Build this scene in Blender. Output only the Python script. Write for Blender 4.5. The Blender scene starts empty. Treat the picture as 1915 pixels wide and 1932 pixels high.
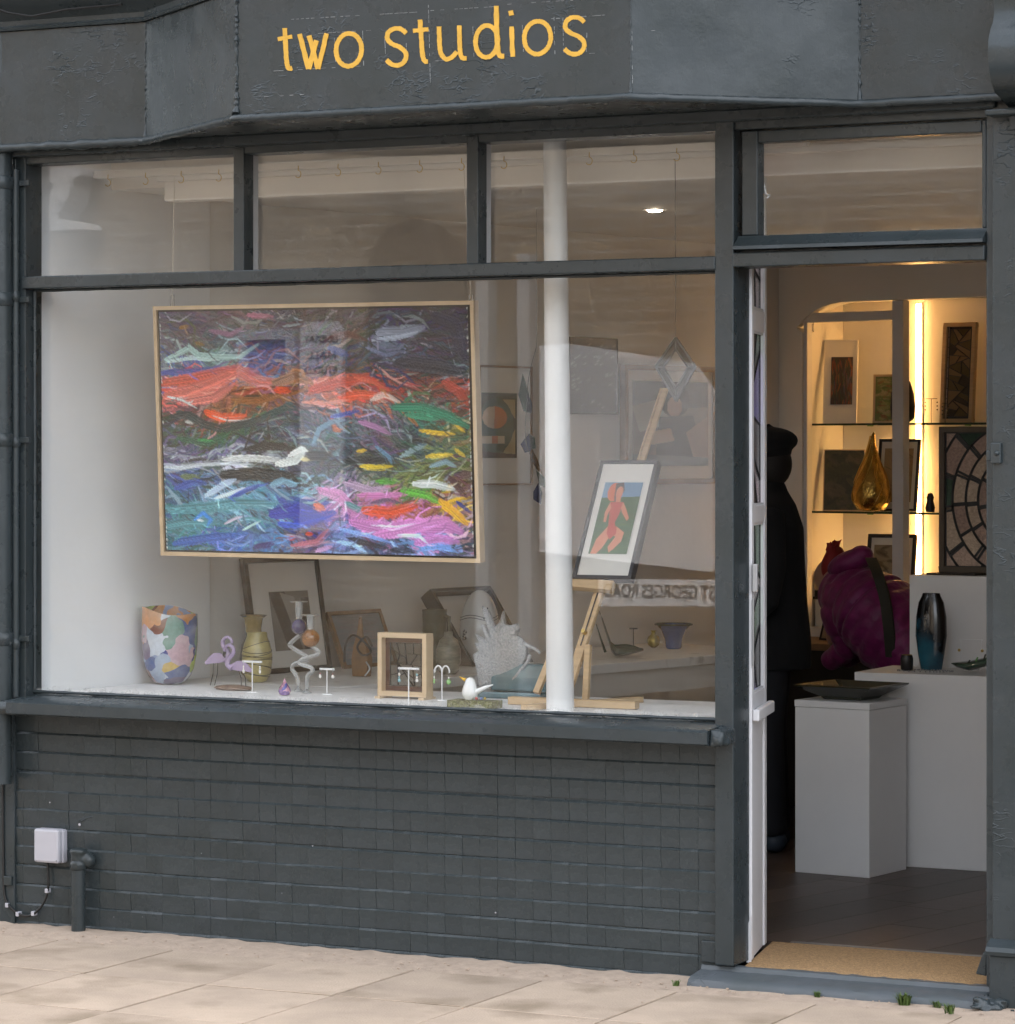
import bpy, bmesh, math, random
import numpy as np
from mathutils import Vector as V, Matrix

R = math.radians
S = bpy.context.scene
# ------------------------------------------------------------------ camera
FPX, YAW, HOR = 5980.0, R(26.6), 850.0           # focal length in px of a 1915 px wide picture, yaw, horizon row
CAM = V((4.5, -8.74, 1.587))
cd = bpy.data.cameras.new('camera'); cam = bpy.data.objects.new('camera', cd); S.collection.objects.link(cam)
cam.location = CAM; cam.rotation_euler = (R(90), 0, YAW)
cd.sensor_fit = 'HORIZONTAL'; cd.sensor_width = 36; cd.lens = FPX/1915*36
cd.shift_y = (HOR-966)/1915; cd.clip_end = 2000
S.camera = cam
# ------------------------------------------------------------------ sky and sun (overcast)
SUN_EL, SUN_AZ = R(56), R(25)
w = bpy.data.worlds.new('World'); S.world = w; w.use_nodes = True
nt = w.node_tree; bg = nt.nodes['Background']
sky = nt.nodes.new('ShaderNodeTexSky'); sky.sky_type = 'NISHITA'; sky.sun_disc = False
sky.sun_elevation = SUN_EL; sky.sun_rotation = SUN_AZ; sky.dust_density = 4; sky.air_density = 1.0
hs = nt.nodes.new('ShaderNodeHueSaturation'); hs.inputs['Saturation'].default_value = 0.27
nt.links.new(sky.outputs[0], hs.inputs['Color']); nt.links.new(hs.outputs[0], bg.inputs['Color'])
bg.inputs['Strength'].default_value = 0.15
sl = bpy.data.lights.new('sun', 'SUN'); sl.energy = 0.6; sl.angle = R(25); sl.color = (1, .97, .93)
sun = bpy.data.objects.new('sun', sl); S.collection.objects.link(sun)
# the veiled sun stands behind the shop: its front lies in open shade and the houses opposite are lit
sd = V((math.cos(SUN_EL)*math.sin(SUN_AZ), math.cos(SUN_EL)*math.cos(SUN_AZ), math.sin(SUN_EL)))
sun.rotation_euler = sd.to_track_quat('Z', 'Y').to_euler()
S.view_settings.view_transform = 'Standard'; S.view_settings.look = 'None'
S.view_settings.exposure = 2.75; S.view_settings.gamma = 1
S.render.engine = 'CYCLES'; S.cycles.use_denoising = True
S.cycles.max_bounces = 9; S.cycles.diffuse_bounces = 5; S.cycles.glossy_bounces = 4
S.cycles.transmission_bounces = 8; S.cycles.transparent_max_bounces = 24
S.cycles.caustics_reflective = False; S.cycles.caustics_refractive = False
S.cycles.sample_clamp_indirect = 6

# ------------------------------------------------------------------ helpers
FW = V((-math.sin(YAW), math.cos(YAW), 0)); RT = V((math.cos(YAW), math.sin(YAW), 0)); UP = V((0, 0, 1))
def ray(x, y): return FW + RT*((x-957.5)/FPX) + UP*((HOR-y)/FPX)
def at(x, y, Y):            # pixel on the vertical plane Y = const
    r = ray(x, y); return CAM + r*((Y-CAM.y)/r.y)
def atz(x, y, z):           # pixel on the level plane z = const
    r = ray(x, y); return CAM + r*((z-CAM.z)/r.z)
def att(x, y, p, n):        # pixel on any plane
    r = ray(x, y); return CAM + r*((p-CAM).dot(n)/r.dot(n))
def fx(x, Y=0): return at(x, HOR, Y).x
def ppm(x, Y): return FPX/((Y-CAM.y)/ray(x, HOR).y)     # px per metre there
def srgb(r, g, b):
    f = lambda c: (c/12.92 if c <= .04045 else ((c+.055)/1.055)**2.4)
    return (f(r/255), f(g/255), f(b/255))
def smooth(a, b, t):
    t = min(1, max(0, (t-a)/(b-a))); return t*t*(3-2*t)

COL = S.collection
class MB:
    def __init__(s): s.v = []; s.f = []
    def add(s, vs, fs):
        n = len(s.v); s.v += [V(p) for p in vs]; s.f += [tuple(i+n for i in f) for f in fs]; return s
    def obox(s, o, a, b, c):
        o, a, b, c = V(o), V(a), V(b), V(c)
        if a.cross(b).dot(c) < 0: a, b = b, a
        return s.add([o, o+a, o+a+b, o+b, o+c, o+a+c, o+a+b+c, o+b+c],
                     [(0,3,2,1), (4,5,6,7), (0,1,5,4), (1,2,6,5), (2,3,7,6), (3,0,4,7)])
    def box(s, x0, x1, y0, y1, z0, z1):
        return s.obox((x0,y0,z0), (x1-x0,0,0), (0,y1-y0,0), (0,0,z1-z0))
    def bar(s, p, q, wdt, th, side):      # rectangular bar from p to q, side = width direction hint
        p, q = V(p), V(q); d = (q-p).normalized(); sd_ = V(side); sd_ = (sd_-d*sd_.dot(d)).normalized(); t = d.cross(sd_)
        return s.obox(p-sd_*wdt/2-t*th/2, sd_*wdt, t*th, q-p)
    def tube(s, pts, r, n=10, caps=True):
        pts = [V(p) for p in pts]; m = len(pts)
        rr = r if isinstance(r, (list, tuple)) else [r]*m
        d0 = (pts[1]-pts[0]).normalized(); ref = V((0,0,1)) if abs(d0.z) < .9 else V((1,0,0))
        u = d0.cross(ref).normalized(); vs = []
        for i in range(m):
            d = (pts[min(i+1,m-1)]-pts[max(i-1,0)]).normalized()
            u = (u-d*u.dot(d)).normalized(); w_ = d.cross(u)
            for k in range(n):
                a = 2*math.pi*k/n; vs.append(pts[i]+(u*math.cos(a)+w_*math.sin(a))*rr[i])
        fs = [(i*n+k, i*n+(k+1)%n, (i+1)*n+(k+1)%n, (i+1)*n+k) for i in range(m-1) for k in range(n)]
        if caps: fs += [tuple(range(n-1,-1,-1)), tuple((m-1)*n+k for k in range(n))]
        return s.add(vs, fs)
    def lathe(s, c, prof, n=32, sx=1, sy=1, tilt=None):
        c = V(c); m = len(prof); vs = []
        for r, z in prof:
            for k in range(n):
                a = 2*math.pi*k/n; p = V((r*sx*math.cos(a), r*sy*math.sin(a), z))
                if tilt is not None: p = tilt @ p
                vs.append(c+p)
        fs = [(i*n+k, i*n+(k+1)%n, (i+1)*n+(k+1)%n, (i+1)*n+k) for i in range(m-1) for k in range(n)]
        if prof[0][0] > 1e-5: fs.append(tuple(range(n-1,-1,-1)))
        if prof[-1][0] > 1e-5: fs.append(tuple((m-1)*n+k for k in range(n)))
        return s.add(vs, fs)
    def ball(s, c, r, n=16, m=10, sc=(1,1,1), rot=None):
        vs = []; c = V(c)
        for i in range(m+1):
            t = math.pi*i/m
            for k in range(n):
                a = 2*math.pi*k/n
                p = V((r*sc[0]*math.sin(t)*math.cos(a), r*sc[1]*math.sin(t)*math.sin(a), -r*sc[2]*math.cos(t)))
                vs.append(c+(rot @ p if rot is not None else p))
        return s.add(vs, [(i*n+k, i*n+(k+1)%n, (i+1)*n+(k+1)%n, (i+1)*n+k) for i in range(m) for k in range(n)])
    def prism(s, pts, off):
        pts = [V(p) for p in pts]; off = V(off); n = len(pts)
        nn = V((0,0,0))
        for i in range(n): nn += (pts[i]-pts[0]).cross(pts[(i+1)%n]-pts[0])
        if nn.dot(off) > 0: pts = pts[::-1]
        return s.add(pts+[p+off for p in pts], [tuple(range(n)), tuple(range(2*n-1, n-1, -1))] +
                     [((i+1)%n, i, n+i, n+(i+1)%n) for i in range(n)])
    def loft(s, rings, caps=True):
        m = len(rings); n = len(rings[0]); vs = [p for r in rings for p in r]
        fs = [(i*n+k, i*n+(k+1)%n, (i+1)*n+(k+1)%n, (i+1)*n+k) for i in range(m-1) for k in range(n)]
        if caps: fs += [tuple(range(n-1,-1,-1)), tuple((m-1)*n+k for k in range(n))]
        return s.add(vs, fs)
    def build(s, name, mat, parent=None, smooth=False, bev=0, kind=None, label=None, remesh=0, wl=None, fix=True, sub=0):
        me = bpy.data.meshes.new(name)
        o0 = V((0,0,0))
        if parent is not None: o0 = wloc(parent)
        elif wl is not None: o0 = V(wl)
        me.from_pydata([tuple(p-o0) for p in s.v], [], s.f); me.update()
        if fix:
            bm = bmesh.new(); bm.from_mesh(me); bmesh.ops.remove_doubles(bm, verts=bm.verts, dist=1e-6)
            bmesh.ops.recalc_face_normals(bm, faces=bm.faces); bm.to_mesh(me); bm.free()
        if mat: me.materials.append(mat)
        o = bpy.data.objects.new(name, me); COL.objects.link(o)
        if parent is not None: o.parent = parent
        else: o.location = o0
        if smooth:
            me.polygons.foreach_set('use_smooth', [True]*len(me.polygons))
            me.set_sharp_from_angle(angle=R(smooth if smooth is not True else 50))
        if bev:
            m = o.modifiers.new('bevel', 'BEVEL'); m.width = bev; m.segments = 2; m.limit_method = 'ANGLE'; m.angle_limit = R(40)
        if remesh:
            m = o.modifiers.new('remesh', 'REMESH'); m.mode = 'VOXEL'; m.voxel_size = remesh; m.use_smooth_shade = True
            m2 = o.modifiers.new('smooth', 'SMOOTH'); m2.iterations = 4; m2.factor = .5
        if sub:
            m = o.modifiers.new('sub', 'SUBSURF'); m.levels = sub; m.render_levels = sub
        if kind: o['kind'] = kind
        if label: o['label'] = label
        return o
def wloc(o):
    p = V(o.location)
    while o.parent is not None: o = o.parent; p += V(o.location)
    return p
def thing(name, label, cat, loc=(0,0,0), group=None):
    o = bpy.data.objects.new(name, None); COL.objects.link(o); o.location = loc; o.empty_display_size = .05
    return tag(o, label, cat, group)
def tag(o, label, cat, group=None):
    o['label'] = label; o['category'] = cat
    if group: o['group'] = group
    return o
def struct(name, mb, mat, **k): return mb.build(name, mat, kind='structure', **k)

# ------------------------------------------------------------------ materials
def newmat(name):
    m = bpy.data.materials.new(name); m.use_nodes = True
    n = m.node_tree.nodes; return m, n, m.node_tree.links, n['Principled BSDF']
def pm(name, c, rough=.5, var=.12, ns=8, bump=.0, bs=60, metal=0, coat=0, spec=.5, trans=0, ior=1.45, stretch=(1,1,1), rand=0, dirt=None, sheen=0, rvar=0):
    m, n, l, b = newmat(name)
    b.inputs['Roughness'].default_value = rough; b.inputs['Metallic'].default_value = metal
    b.inputs['Coat Weight'].default_value = coat; b.inputs['Specular IOR Level'].default_value = spec
    b.inputs['Transmission Weight'].default_value = trans; b.inputs['IOR'].default_value = ior
    b.inputs['Sheen Weight'].default_value = sheen
    tc = n.new('ShaderNodeTexCoord'); mp = n.new('ShaderNodeMapping'); mp.inputs['Scale'].default_value = stretch
    l.new(tc.outputs['Object'], mp.inputs[0])
    if rand:
        oi = n.new('ShaderNodeObjectInfo'); ml = n.new('ShaderNodeVectorMath'); ml.operation = 'SCALE'; ml.inputs[0].default_value = (37, 21, 11); l.new(oi.outputs['Random'], ml.inputs['Scale']); l.new(ml.outputs[0], mp.inputs['Location'])
    nz = n.new('ShaderNodeTexNoise'); nz.inputs['Scale'].default_value = ns; nz.inputs['Detail'].default_value = 6; nz.inputs['Roughness'].default_value = .62
    l.new(mp.outputs[0], nz.inputs['Vector'])
    cr = n.new('ShaderNodeValToRGB'); lo = [max(0, x*(1-var)) for x in c]; hi = [min(1, x*(1+var)) for x in c]
    cr.color_ramp.elements[0].position = .3; cr.color_ramp.elements[1].position = .7
    cr.color_ramp.elements[0].color = (*lo, 1); cr.color_ramp.elements[1].color = (*hi, 1)
    l.new(nz.outputs[0], cr.inputs[0]); out = cr.outputs[0]
    if dirt:
        dc, dsc, dlo, dhi = dirt
        d = n.new('ShaderNodeTexNoise'); d.inputs['Scale'].default_value = dsc; d.inputs['Detail'].default_value = 8; l.new(mp.outputs[0], d.inputs['Vector'])
        mr = n.new('ShaderNodeMapRange'); mr.inputs[1].default_value = dlo; mr.inputs[2].default_value = dhi; l.new(d.outputs[0], mr.inputs[0])
        mx = n.new('ShaderNodeMixRGB'); mx.inputs[2].default_value = (*dc, 1); l.new(mr.outputs[0], mx.inputs[0]); l.new(out, mx.inputs[1]); out = mx.outputs[0]
    if rand:
        oi = n.new('ShaderNodeObjectInfo'); mr = n.new('ShaderNodeMapRange'); mr.inputs[3].default_value = 1-rand; mr.inputs[4].default_value = 1+rand
        l.new(oi.outputs['Random'], mr.inputs[0]); hv = n.new('ShaderNodeHueSaturation'); l.new(mr.outputs[0], hv.inputs['Value']); l.new(out, hv.inputs['Color']); out = hv.outputs[0]
    l.new(out, b.inputs['Base Color'])
    if rvar:
        mr = n.new('ShaderNodeMapRange'); mr.inputs[3].default_value = max(.02, rough-rvar); mr.inputs[4].default_value = rough+rvar
        l.new(nz.outputs[0], mr.inputs[0]); l.new(mr.outputs[0], b.inputs['Roughness'])
    if bump:
        n2 = n.new('ShaderNodeTexNoise'); n2.inputs['Scale'].default_value = bs; n2.inputs['Detail'].default_value = 5; l.new(mp.outputs[0], n2.inputs['Vector'])
        bp = n.new('ShaderNodeBump'); bp.inputs['Strength'].default_value = bump; bp.inputs['Distance'].default_value = .01
        l.new(n2.outputs[0], bp.inputs['Height']); l.new(bp.outputs[0], b.inputs['Normal'])
    return m
def paintmat(name, c, wrinkle=0.0, rough=.29, fine=.12, brush=.25):
    """thick gloss paint: brush drag, orange peel, flaked wrinkles of older coats"""
    m, n, l, b = newmat(name)
    tc = n.new('ShaderNodeTexCoord')
    def noise(scale, det=5, stretch=None, rg=.6, dist=0):
        z = n.new('ShaderNodeTexNoise'); z.inputs['Scale'].default_value = scale; z.inputs['Detail'].default_value = det
        z.inputs['Roughness'].default_value = rg; z.inputs['Distortion'].default_value = dist
        if stretch:
            mp = n.new('ShaderNodeMapping'); mp.inputs['Scale'].default_value = stretch; l.new(tc.outputs['Object'], mp.inputs[0]); l.new(mp.outputs[0], z.inputs['Vector'])
        else: l.new(tc.outputs['Object'], z.inputs['Vector'])
        return z.outputs[0]
    def math_(op, a, b_=None):
        q = n.new('ShaderNodeMath'); q.operation = op
        for i, x in enumerate((a, b_)):
            if x is None: continue
            if isinstance(x, (int, float)): q.inputs[i].default_value = x
            else: l.new(x, q.inputs[i])
        return q.outputs[0]
    def rng(a, lo, hi, o0=0, o1=1):
        q = n.new('ShaderNodeMapRange'); q.inputs[1].default_value = lo; q.inputs[2].default_value = hi; q.inputs[3].default_value = o0; q.inputs[4].default_value = o1
        l.new(a, q.inputs[0]); return q.outputs[0]
    cr = n.new('ShaderNodeValToRGB'); cr.color_ramp.elements[0].position = .32; cr.color_ramp.elements[1].position = .7
    cr.color_ramp.elements[0].color = (c[0]*.86, c[1]*.88, c[2]*.86, 1); cr.color_ramp.elements[1].color = (c[0]*1.14, c[1]*1.12, c[2]*1.17, 1)
    l.new(noise(5, 7), cr.inputs[0])
    hv = n.new('ShaderNodeHueSaturation'); l.new(cr.outputs[0], hv.inputs['Color'])
    oi = n.new('ShaderNodeObjectInfo'); l.new(rng(oi.outputs['Random'], 0, 1, .93, 1.07), hv.inputs['Value'])
    # small pale chips where the top coat has gone
    chip = math_('GREATER_THAN', noise(55, 3), .79)
    mx = n.new('ShaderNodeMixRGB'); mx.inputs[2].default_value = (.32, .33, .34, 1); l.new(math_('MULTIPLY', chip, .7), mx.inputs[0]); l.new(hv.outputs[0], mx.inputs[1])
    l.new(mx.outputs[0], b.inputs['Base Color'])
    l.new(rng(noise(12), .3, .7, rough-.07, rough+.1), b.inputs['Roughness'])
    h = math_('ADD', math_('MULTIPLY', noise(90, 2), fine), math_('MULTIPLY', noise(25, 4, (1, 1, .12)), brush))
    h = math_('ADD', h, math_('MULTIPLY', noise(7, 2), .9))
    if wrinkle:
        ridge = math_('SUBTRACT', 1, math_('MULTIPLY', math_('ABSOLUTE', math_('SUBTRACT', noise(17, 2, (1, 1, 2.4), .5, .3), .5)), 30))
        ridge = math_('MAXIMUM', ridge, 0)
        mask = rng(noise(4.2, 3, None, .6), .56, .74)
        h = math_('ADD', h, math_('MULTIPLY', math_('MULTIPLY', ridge, mask), wrinkle))
    b.inputs['Specular IOR Level'].default_value = .38
    bp = n.new('ShaderNodeBump'); bp.inputs['Strength'].default_value = .55; bp.inputs['Distance'].default_value = .006
    l.new(h, bp.inputs['Height']); l.new(bp.outputs[0], b.inputs['Normal'])
    return m
def emis(name, c, s):
    m, n, l, b = newmat(name); b.inputs['Base Color'].default_value = (*c, 1)
    b.inputs['Emission Color'].default_value = (*c, 1); b.inputs['Emission Strength'].default_value = s; return m
def glassmat(name, tint=(1,1,1), f0=.045, rough=0.0, streak=True, dust=0, edge=False):
    """thin pane: see-through with Schlick reflection on each of its two faces"""
    m, n, l, b = newmat(name); n.remove(b); out = n['Material Output']
    lw = n.new('ShaderNodeLayerWeight'); lw.inputs['Blend'].default_value = .5
    p = n.new('ShaderNodeMath'); p.operation = 'POWER'; p.inputs[1].default_value = 5; l.new(lw.outputs['Facing'], p.inputs[0])
    q = n.new('ShaderNodeMath'); q.operation = 'MULTIPLY_ADD'; q.inputs[1].default_value = 1-f0; q.inputs[2].default_value = f0; l.new(p.outputs[0], q.inputs[0])
    tr = n.new('ShaderNodeBsdfTransparent'); tr.inputs[0].default_value = (*tint, 1)
    gl = n.new('ShaderNodeBsdfGlossy'); gl.inputs['Roughness'].default_value = rough
    if streak:   # old drawn glass is not quite flat
        tc = n.new('ShaderNodeTexCoord'); nz = n.new('ShaderNodeTexNoise'); nz.inputs['Scale'].default_value = 2.2; nz.inputs['Detail'].default_value = 1
        l.new(tc.outputs['Object'], nz.inputs['Vector']); bp = n.new('ShaderNodeBump'); bp.inputs['Strength'].default_value = .02; bp.inputs['Distance'].default_value = .01
        l.new(nz.outputs[0], bp.inputs['Height']); l.new(bp.outputs[0], gl.inputs['Normal'])
    mx = n.new('ShaderNodeMixShader'); l.new(q.outputs[0], mx.inputs[0]); l.new(tr.outputs[0], mx.inputs[1]); l.new(gl.outputs[0], mx.inputs[2])
    last = mx.outputs[0]
    if dust:
        df = n.new('ShaderNodeBsdfDiffuse'); df.inputs[0].default_value = (.7, .7, .68, 1)
        tc = n.new('ShaderNodeTexCoord'); nz = n.new('ShaderNodeTexNoise'); nz.inputs['Scale'].default_value = 3; nz.inputs['Detail'].default_value = 9; nz.inputs['Roughness'].default_value = .7
        l.new(tc.outputs['Object'], nz.inputs['Vector']); mr = n.new('ShaderNodeMapRange'); mr.inputs[1].default_value = .42; mr.inputs[2].default_value = .8; mr.inputs[4].default_value = dust
        l.new(nz.outputs[0], mr.inputs[0]); fac = mr.outputs[0]
        if edge:     # smears of old paint and grime along the bottom and right of the big pane
            sp = n.new('ShaderNodeSeparateXYZ'); l.new(tc.outputs['Object'], sp.inputs[0])
            z2 = n.new('ShaderNodeTexNoise'); z2.inputs['Scale'].default_value = 26; z2.inputs['Detail'].default_value = 8; z2.inputs['Roughness'].default_value = .75; l.new(tc.outputs['Object'], z2.inputs['Vector'])
            def mrng(src, a, b_, c, d):
                q_ = n.new('ShaderNodeMapRange'); q_.inputs[1].default_value = a; q_.inputs[2].default_value = b_; q_.inputs[3].default_value = c; q_.inputs[4].default_value = d; l.new(src, q_.inputs[0]); return q_.outputs[0]
            def mth(op, a, b_):
                q_ = n.new('ShaderNodeMath'); q_.operation = op
                for i_, x_ in enumerate((a, b_)):
                    if isinstance(x_, (int, float)): q_.inputs[i_].default_value = x_
                    else: l.new(x_, q_.inputs[i_])
                return q_.outputs[0]
            bot = mth('MAXIMUM', mrng(sp.outputs[2], .778, .815, .85, 0), mrng(sp.outputs[0], .79, .83, 0, .6))
            sm = mth('MULTIPLY', mrng(mth('ADD', z2.outputs[0], mth('MULTIPLY', bot, .25)), .62, .82, 0, .6), bot); fac = mth('MAXIMUM', fac, sm)
        m2 = n.new('ShaderNodeMixShader'); l.new(fac, m2.inputs[0]); l.new(last, m2.inputs[1]); l.new(df.outputs[0], m2.inputs[2]); last = m2.outputs[0]
    l.new(last, out.inputs[0]); return m
def attrmat(name, rough=.5, coat=0, bump=0, bs=200):
    m, n, l, b = newmat(name); a = n.new('ShaderNodeAttribute'); a.attribute_name = 'Col'
    l.new(a.outputs['Color'], b.inputs['Base Color']); b.inputs['Roughness'].default_value = rough; b.inputs['Coat Weight'].default_value = coat
    if bump:
        tc = n.new('ShaderNodeTexCoord'); z = n.new('ShaderNodeTexNoise'); z.inputs['Scale'].default_value = bs; l.new(tc.outputs['Object'], z.inputs['Vector'])
        bp = n.new('ShaderNodeBump'); bp.inputs['Strength'].default_value = bump; bp.inputs['Distance'].default_value = .004; l.new(z.outputs[0], bp.inputs['Height']); l.new(bp.outputs[0], b.inputs['Normal'])
    return m
def patchmat(name, cols, scale, rough=.15, coat=.5, dist=.6, trans=0, stretch=(1,1,1), soft=0):
    """blown-glass colour patches"""
    m, n, l, b = newmat(name); tc = n.new('ShaderNodeTexCoord')
    nz = n.new('ShaderNodeTexNoise'); nz.inputs['Scale'].default_value = scale*.6; nz.inputs['Detail'].default_value = 2; l.new(tc.outputs['Object'], nz.inputs['Vector'])
    ad = n.new('ShaderNodeMixRGB'); ad.blend_type = 'ADD'; ad.inputs[0].default_value = dist*.1
    mp = n.new('ShaderNodeMapping'); mp.inputs['Scale'].default_value = stretch; l.new(tc.outputs['Object'], mp.inputs[0])
    l.new(mp.outputs[0], ad.inputs[1]); l.new(nz.outputs['Color'], ad.inputs[2])
    vo = n.new('ShaderNodeTexVoronoi'); vo.inputs['Scale'].default_value = scale; l.new(ad.outputs[0], vo.inputs['Vector'])
    sp = n.new('ShaderNodeSeparateColor'); l.new(vo.outputs['Color'], sp.inputs[0])
    cr = n.new('ShaderNodeValToRGB'); cr.color_ramp.interpolation = 'CONSTANT'; e = cr.color_ramp.elements
    while len(e) < len(cols): e.new(.5)
    for i, c in enumerate(cols): e[i].position = i/len(cols); e[i].color = (*c, 1)
    l.new(sp.outputs[0], cr.inputs[0])
    z2 = n.new('ShaderNodeTexNoise'); z2.inputs['Scale'].default_value = scale*5; z2.inputs['Detail'].default_value = 4; l.new(tc.outputs['Object'], z2.inputs['Vector'])
    hv = n.new('ShaderNodeHueSaturation'); mr = n.new('ShaderNodeMapRange'); mr.inputs[3].default_value = .7; mr.inputs[4].default_value = 1.3
    l.new(z2.outputs[0], mr.inputs[0]); l.new(mr.outputs[0], hv.inputs['Value']); l.new(cr.outputs[0], hv.inputs['Color'])
    if soft:     # milky veil between the colour patches
        mv = n.new('ShaderNodeMixRGB'); mv.inputs[2].default_value = (.62, .63, .62, 1); z3 = n.new('ShaderNodeTexNoise'); z3.inputs['Scale'].default_value = scale*.9; z3.inputs['Detail'].default_value = 5
        l.new(tc.outputs['Object'], z3.inputs['Vector']); m3 = n.new('ShaderNodeMapRange'); m3.inputs[1].default_value = .38; m3.inputs[2].default_value = .72; m3.inputs[4].default_value = soft*2
        l.new(z3.outputs[0], m3.inputs[0]); l.new(m3.outputs[0], mv.inputs[0]); l.new(hv.outputs[0], mv.inputs[1]); hv = mv
    l.new(hv.outputs[0], b.inputs['Base Color']); b.inputs['Roughness'].default_value = rough; b.inputs['Coat Weight'].default_value = coat
    b.inputs['Transmission Weight'].default_value = trans; return m
def brickmat(name, c1, c2, mortar, scale=1.0):
    m, n, l, b = newmat(name); tc = n.new('ShaderNodeTexCoord'); mp = n.new('ShaderNodeMapping'); mp.inputs['Rotation'].default_value = (R(90), 0, 0)
    l.new(tc.outputs['Object'], mp.inputs[0]); br = n.new('ShaderNodeTexBrick'); l.new(mp.outputs[0], br.inputs['Vector'])
    br.inputs['Scale'].default_value = scale; br.inputs['Brick Width'].default_value = .225; br.inputs['Row Height'].default_value = .075; br.inputs['Mortar Size'].default_value = .008
    br.inputs['Color1'].default_value = (*c1, 1); br.inputs['Color2'].default_value = (*c2, 1); br.inputs['Mortar'].default_value = (*mortar, 1); br.inputs['Bias'].default_value = 0
    z = n.new('ShaderNodeTexNoise'); z.inputs['Scale'].default_value = 1.3; z.inputs['Detail'].default_value = 8; l.new(tc.outputs['Object'], z.inputs['Vector'])
    hv = n.new('ShaderNodeHueSaturation'); mr = n.new('ShaderNodeMapRange'); mr.inputs[1].default_value = .3; mr.inputs[2].default_value = .7; mr.inputs[3].default_value = .65; mr.inputs[4].default_value = 1.3
    l.new(z.outputs[0], mr.inputs[0]); l.new(mr.outputs[0], hv.inputs['Value']); l.new(br.outputs[0], hv.inputs['Color']); l.new(hv.outputs[0], b.inputs['Base Color'])
    b.inputs['Roughness'].default_value = .9; return m

M = {}
GREY = (.031, .040, .043)
M['paint'] = paintmat('dark_grey_gloss_paint', GREY)
M['paint_old'] = paintmat('dark_grey_wrinkled_paint', GREY, wrinkle=1.3, rough=.27)
M['paint_tile'] = paintmat('dark_grey_tile_paint', (.040, .050, .053), rough=.26, fine=.2, brush=.1)
M['chalk'] = pm('chalk', (.30, .31, .31), .9)
M['yellow'] = pm('yellow_sign_paint', (.66, .37, .045), .5, var=.1, ns=30, bump=.2, bs=80)
M['white'] = pm('white_gloss_paint', (.66, .655, .67), .4, var=.03, bump=.08, bs=40)
M['wall'] = pm('white_emulsion', (.74, .72, .69), .75, var=.03, ns=3, bump=.1, bs=30)
M['ceiling'] = pm('ceiling_emulsion', (.66, .63, .59), .85, var=.03, ns=2, bump=.1, bs=20)
M['bed'] = pm('white_display_boards', (.78, .78, .77), .5, var=.04, ns=5, dirt=((.5, .5, .48), 14, .6, .75))
M['column'] = pm('white_column_paint', (.66, .66, .66), .42, var=.02, bump=.12, bs=25)
M['slab'] = pm('buff_paving', (.435, .345, .265), .85, var=.14, ns=3.5, bump=.35, bs=140, rand=.07, dirt=((.27, .21, .15), 3.4, .52, .72))
M['mortar'] = pm('buff_mortar', (.40, .315, .245), .92, var=.14, ns=22, bump=.3, bs=70)
M['joint'] = pm('dark_joint', (.07, .06, .05), .95, var=.3, ns=30)
M['asphalt'] = pm('asphalt', (.055, .055, .056), .9, var=.3, ns=60, bump=.5, bs=200)
M['kerb'] = pm('concrete_kerb', (.32, .30, .28), .9, var=.15, ns=8, bump=.3)
M['step'] = paintmat('worn_step_paint', (.075, .087, .095), wrinkle=1.2, rough=.45)
M['coir'] = pm('coir_mat', (.48, .30, .145), .95, var=.35, ns=130, bump=1, bs=260)
M['plank'] = pm('dark_laminate', (.078, .056, .047), .42, var=.35, ns=9, stretch=(1, 14, 1), rand=.25, bump=.1, bs=60)
M['wood'] = pm('pale_beech', (.52, .36, .20), .5, var=.12, ns=12, stretch=(1, 1, 8))
M['frame_wood'] = pm('pale_obeche_frame', (.56, .42, .27), .5, var=.1, ns=14)
M['oak'] = pm('brown_wood', (.22, .12, .055), .5, var=.25, ns=20)
M['black'] = pm('black_frame', (.015, .013, .013), .4, var=.1)
M['darkwood'] = pm('dark_cabinet', (.022, .016, .012), .45, var=.2)
M['mount'] = pm('mount_board', (.72, .70, .66), .8, var=.02)
M['lead'] = pm('lead_came', (.03, .03, .031), .6)
M['steel'] = pm('grey_metal', (.35, .35, .36), .35, metal=.9)
M['brass'] = pm('brass', (.55, .38, .12), .3, metal=1)
M['wire'] = pm('dark_wire', (.03, .03, .03), .5)
M['cable'] = pm('black_cable', (.012, .012, .012), .5)
M['plastic'] = pm('white_plastic', (.42, .42, .46), .4, var=.03)
M['string'] = pm('cord', (.5, .46, .4), .8)
M['glass'] = glassmat('window_pane', (.985, .99, .985), f0=.034, dust=.008, edge=True)
M['glass_clean'] = glassmat('upper_pane', (.985, .99, .985), f0=.036, dust=.008)
M['shelf_glass'] = glassmat('shelf_glass', (.9, .96, .93), f0=.06, streak=False)
M['canvas'] = attrmat('oil_paint', .45, .05)
M['print'] = attrmat('printed_paper', .6)
M['brick'] = brickmat('yellow_stock_brick', (.32, .25, .175), (.24, .18, .125), (.34, .30, .25))
M['render'] = pm('white_render', (.82, .81, .82), .8, var=.05, ns=2, dirt=((.55, .53, .5), 1.5, .55, .8))
M['grey_render'] = pm('dimmed_render', (.46, .45, .45), .8, var=.1, ns=2)  # white render darkened in colour so its mirror image stays faint
M['sign_black'] = pm('sign_black', (.02, .02, .02), .5)
M['roof'] = pm('roof', (.1, .085, .08), .8)
M['house_glass'] = pm('dark_house_glass', (.03, .035, .04), .08)
M['grass'] = pm('weed', (.075, .12, .025), .6, var=.3, ns=60)
M['clear'] = pm('clear_glass', (.93, .96, .97), .03, var=0, trans=1, ior=1.45)

# ================================================================== THE SETTING
rnd = random.Random(7)
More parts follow.
